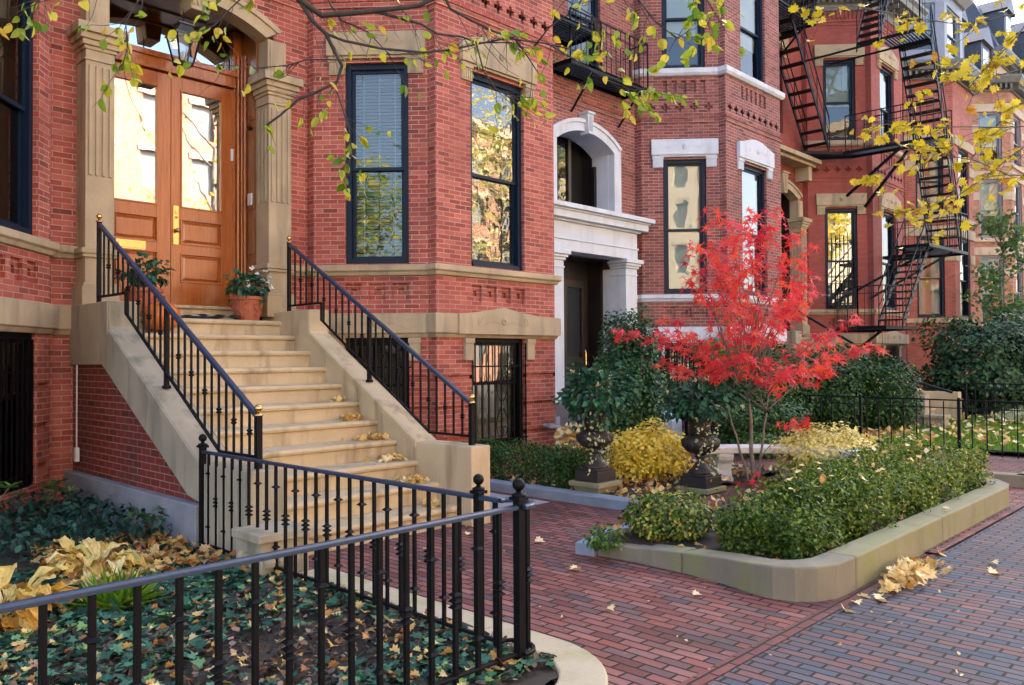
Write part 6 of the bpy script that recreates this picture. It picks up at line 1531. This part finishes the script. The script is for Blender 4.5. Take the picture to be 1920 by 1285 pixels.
# leaf piles on the steps
random.seed(9)
piles = [(5.34, 7.95, 1.167, .10, 14, 'few yellow leaves on the seventh step by the right wall'), (5.28, 7.62, .973+.0, .15, 34, 'tall crisp pile of yellow leaves on the upper middle step'), (5.30, 7.28, .778, .16, 40, 'pile of golden leaves on the middle step at the right wall'), (5.28, 6.94, .5835, .18, 52, 'wide pile of golden leaves on the third step from the bottom'), (5.30, 6.6, .389, .15, 40, 'pile of yellow leaves on the second step from the bottom'), (5.36, 6.25, .1945, .10, 22, 'small heap of leaves on the bottom step behind the fence post')]
rz_ = .1945
for i, st_i in enumerate((6, 5, 4, 3, 2, 1)):
    yy = 6.04+.34*(st_i-1)+.15; zz = rz_*st_i; w, n, lab = piles[i][3], piles[i][4], piles[i][5]
    a = RNG.normal(size=(n, 3)); p = np.column_stack([5.30+a[:, 0]*w*.55, yy+a[:, 1]*.06, zz+.012+np.abs(a[:, 2])*.022*(1-np.clip(np.abs(a[:, 0])*.4, 0, .9))]); p[:, 0] = np.minimum(p[:, 0], 5.47); p[:, 1] = np.clip(p[:, 1], yy-.13, yy+.12)
    lv = leaves('leaf_pile', p, .055+.03*RNG.random(n), 'lf_fally', None, 'maple', dirs=rn(n)*[1, 1, .4], nrm=up(n)+rn(n)*.5, fold=.5, bend=.3, loc=(5.3, yy, zz)); setp(lv, lab, 'leaf pile', 'leaf piles on the stoop', kind='stuff')
# pile against the planter wall
n = 130; a = RNG.normal(size=(n, 3)); px = 6.35+a[:, 0]*.26+.05*a[:, 0]**3*.5; p = np.column_stack([px, np.minimum(2.265, 2.20-np.abs(a[:, 1])*.10), .015+np.abs(a[:, 2])*.045*np.clip(1-np.abs(px-6.4)*1.2, .1, 1)])
lv = leaves('leaf_pile', p, .055+.045*RNG.random(n), 'lf_fally', None, 'maple', dirs=rn(n)*[1, 1, .4], nrm=up(n)+rn(n)*.4, fold=.45, bend=.3, loc=(6.3, 2.2, 0)); setp(lv, 'drift of golden maple leaves against the foot of the mossy planter wall', 'leaf pile', kind='stuff')
n = 260; p = np.column_stack([RNG.uniform(12, 18, n), 2.3-np.abs(RNG.normal(size=n))*.25, np.full(n, .02)])
lv = leaves('leaf_pile', p, .08, 'lf_fally', None, 'maple', dirs=rn(n)*[1, 1, .3], nrm=up(n), loc=(13, 2.1, 0)); setp(lv, 'pale leaves gathered along the far lawn kerb', 'leaf pile', kind='stuff')
x, y = field(420, 5.6, 10, 2.6, 4.5); n = len(x)
lv = leaves('fallen_leaves', np.column_stack([x, y, .14+.03*RNG.random(n)]), .07, 'lf_fall', None, 'maple', dirs=rn(n)*[1, 1, .3], nrm=up(n), fold=.4, bend=.2, loc=(7, 3.5, .1)); setp(lv, 'brown leaves on the soil between the boxwoods of the planter', 'fallen leaves', kind='stuff')
# garden floor leaves between the urns and lawn leaves
x, y = field(900, 7.4, 10.9, 5.3, 8.0); n = len(x)
lv = leaves('fallen_leaves', np.column_stack([x, y, .09+.03*RNG.random(n)]), .07, 'lf_fall', None, 'maple', dirs=rn(n)*[1, 1, .3], nrm=up(n), fold=.4, bend=.2, loc=(9, 6.5, .1)); setp(lv, 'tan leaves on the soil between the urns and the yellow bush', 'fallen leaves', kind='stuff')
x, y = field(1500, 13.3, 17.5, 5.6, 7.0); n = len(x)
lv = leaves('fallen_leaves', np.column_stack([x, y, .1+.03*RNG.random(n)]), .08, 'lf_fall', None, 'maple', dirs=rn(n)*[1, 1, .3], nrm=up(n), loc=(15, 6.3, .1)); setp(lv, 'brown and red leaves under the yew bushes', 'fallen leaves', kind='stuff')
x, y = field(600, 15.2, 23, 2.6, 7.5); n = len(x)
lv = leaves('fallen_leaves', np.column_stack([x, y, .15+.03*RNG.random(n)]), .10, 'lf_fally', None, 'maple', dirs=rn(n)*[1, 1, .3], nrm=up(n), loc=(18, 5, .1)); setp(lv, 'yellow leaves scattered on the lawn', 'fallen leaves', kind='stuff')
x, y = field(42000, 15.0, 22.5, 2.6, 8.0); n = len(x)
lv = leaves('grass', np.column_stack([x, y, np.full(n, .06)]), .11, 'grass', None, 'blade', dirs=rn(n)*.35+[0, 0, 1.], spread=.6, loc=(18, 5, .05)); setp(lv, 'green lawn grass inside the far iron fence', 'grass', kind='stuff')
shrub('low_green_plant', 'low bright green plant at the foot of the yews behind the bench', (12.3, 6.3, .2), (.5, .4, .22), 900, .06, 'lf_green', 'plant', seed=66, sn=6)
shrub('dried_stems', 'yellow dying stalks between the clipped hedge and the left urn', (8.35, 6.9, .42), (.30, .28, .36), 150, .14, 'lf_fally', 'plant', seed=67, sn=12, inner=.2)
x, y = field(260, 3.7, 10.5, .8, 8.0); n = len(x)
lv = leaves('leaf_scraps', np.column_stack([x, y, np.full(n, .012)]), .012+.02*RNG.random(n), 'lf_fall', None, 'chip', dirs=rn(n)*[1, 1, .1], nrm=up(n), fold=.2, loc=(6, 3, 0)); setp(lv, 'tiny leaf scraps and grit scattered over the brick paving', 'leaf litter', kind='stuff')
# single leaves on the paving
LV = [(5.20, 5.60, 'tan'), (5.42, 4.95, 'pale'), (4.94, 4.05, 'yellow'), (4.30, 3.30, 'light brown'), (4.95, 3.05, 'white-backed'), (5.55, 2.18, 'orange'), (8.0, 1.55, 'cream'), (7.3, 1.80, 'buff'), (6.95, 1.72, 'straw'), (8.1, 2.38, 'fawn'), (4.40, .75, 'curled'), (6.7, 1.2, 'small gold'), (7.6, 1.0, 'crisp')]
base = leaves('fallen_leaf', [(0, 0, .006)], .085, 'lf_fally', None, 'maple', dirs=[(1, 0, .05)], nrm=[(0, 0, 1)], fold=.5, spread=.2, bend=.1)
places = ['beside the blue granite kerb', 'on the path near the granite end of the planter', 'on the path before the planter wall', 'in the middle of the brick path', 'on the path close to the planter wall', 'by the planter corner', 'in the light on the sidewalk', 'on the sidewalk near the planter wall', 'left of the lit sidewalk patch', 'lying on top of the planter wall', 'on the dark sidewalk bricks at the bottom edge', 'on blue bricks right of the leaf drift', 'near the right edge of the sidewalk']
for i, (x, y, a) in enumerate(LV):
    o = base if i == 0 else base.copy()
    if i: COL.objects.link(o)
    o.location = (x, y, .24 if i == 9 else .004); o.rotation_euler = (random.uniform(-.15, .15), random.uniform(-.15, .15), random.uniform(0, 6)); s_ = random.uniform(.75, 1.25); o.scale = (s_, s_, s_)
    setp(o, '%s fallen leaf %s' % (a, places[i]), 'leaf', 'single fallen leaves on the brick paving')
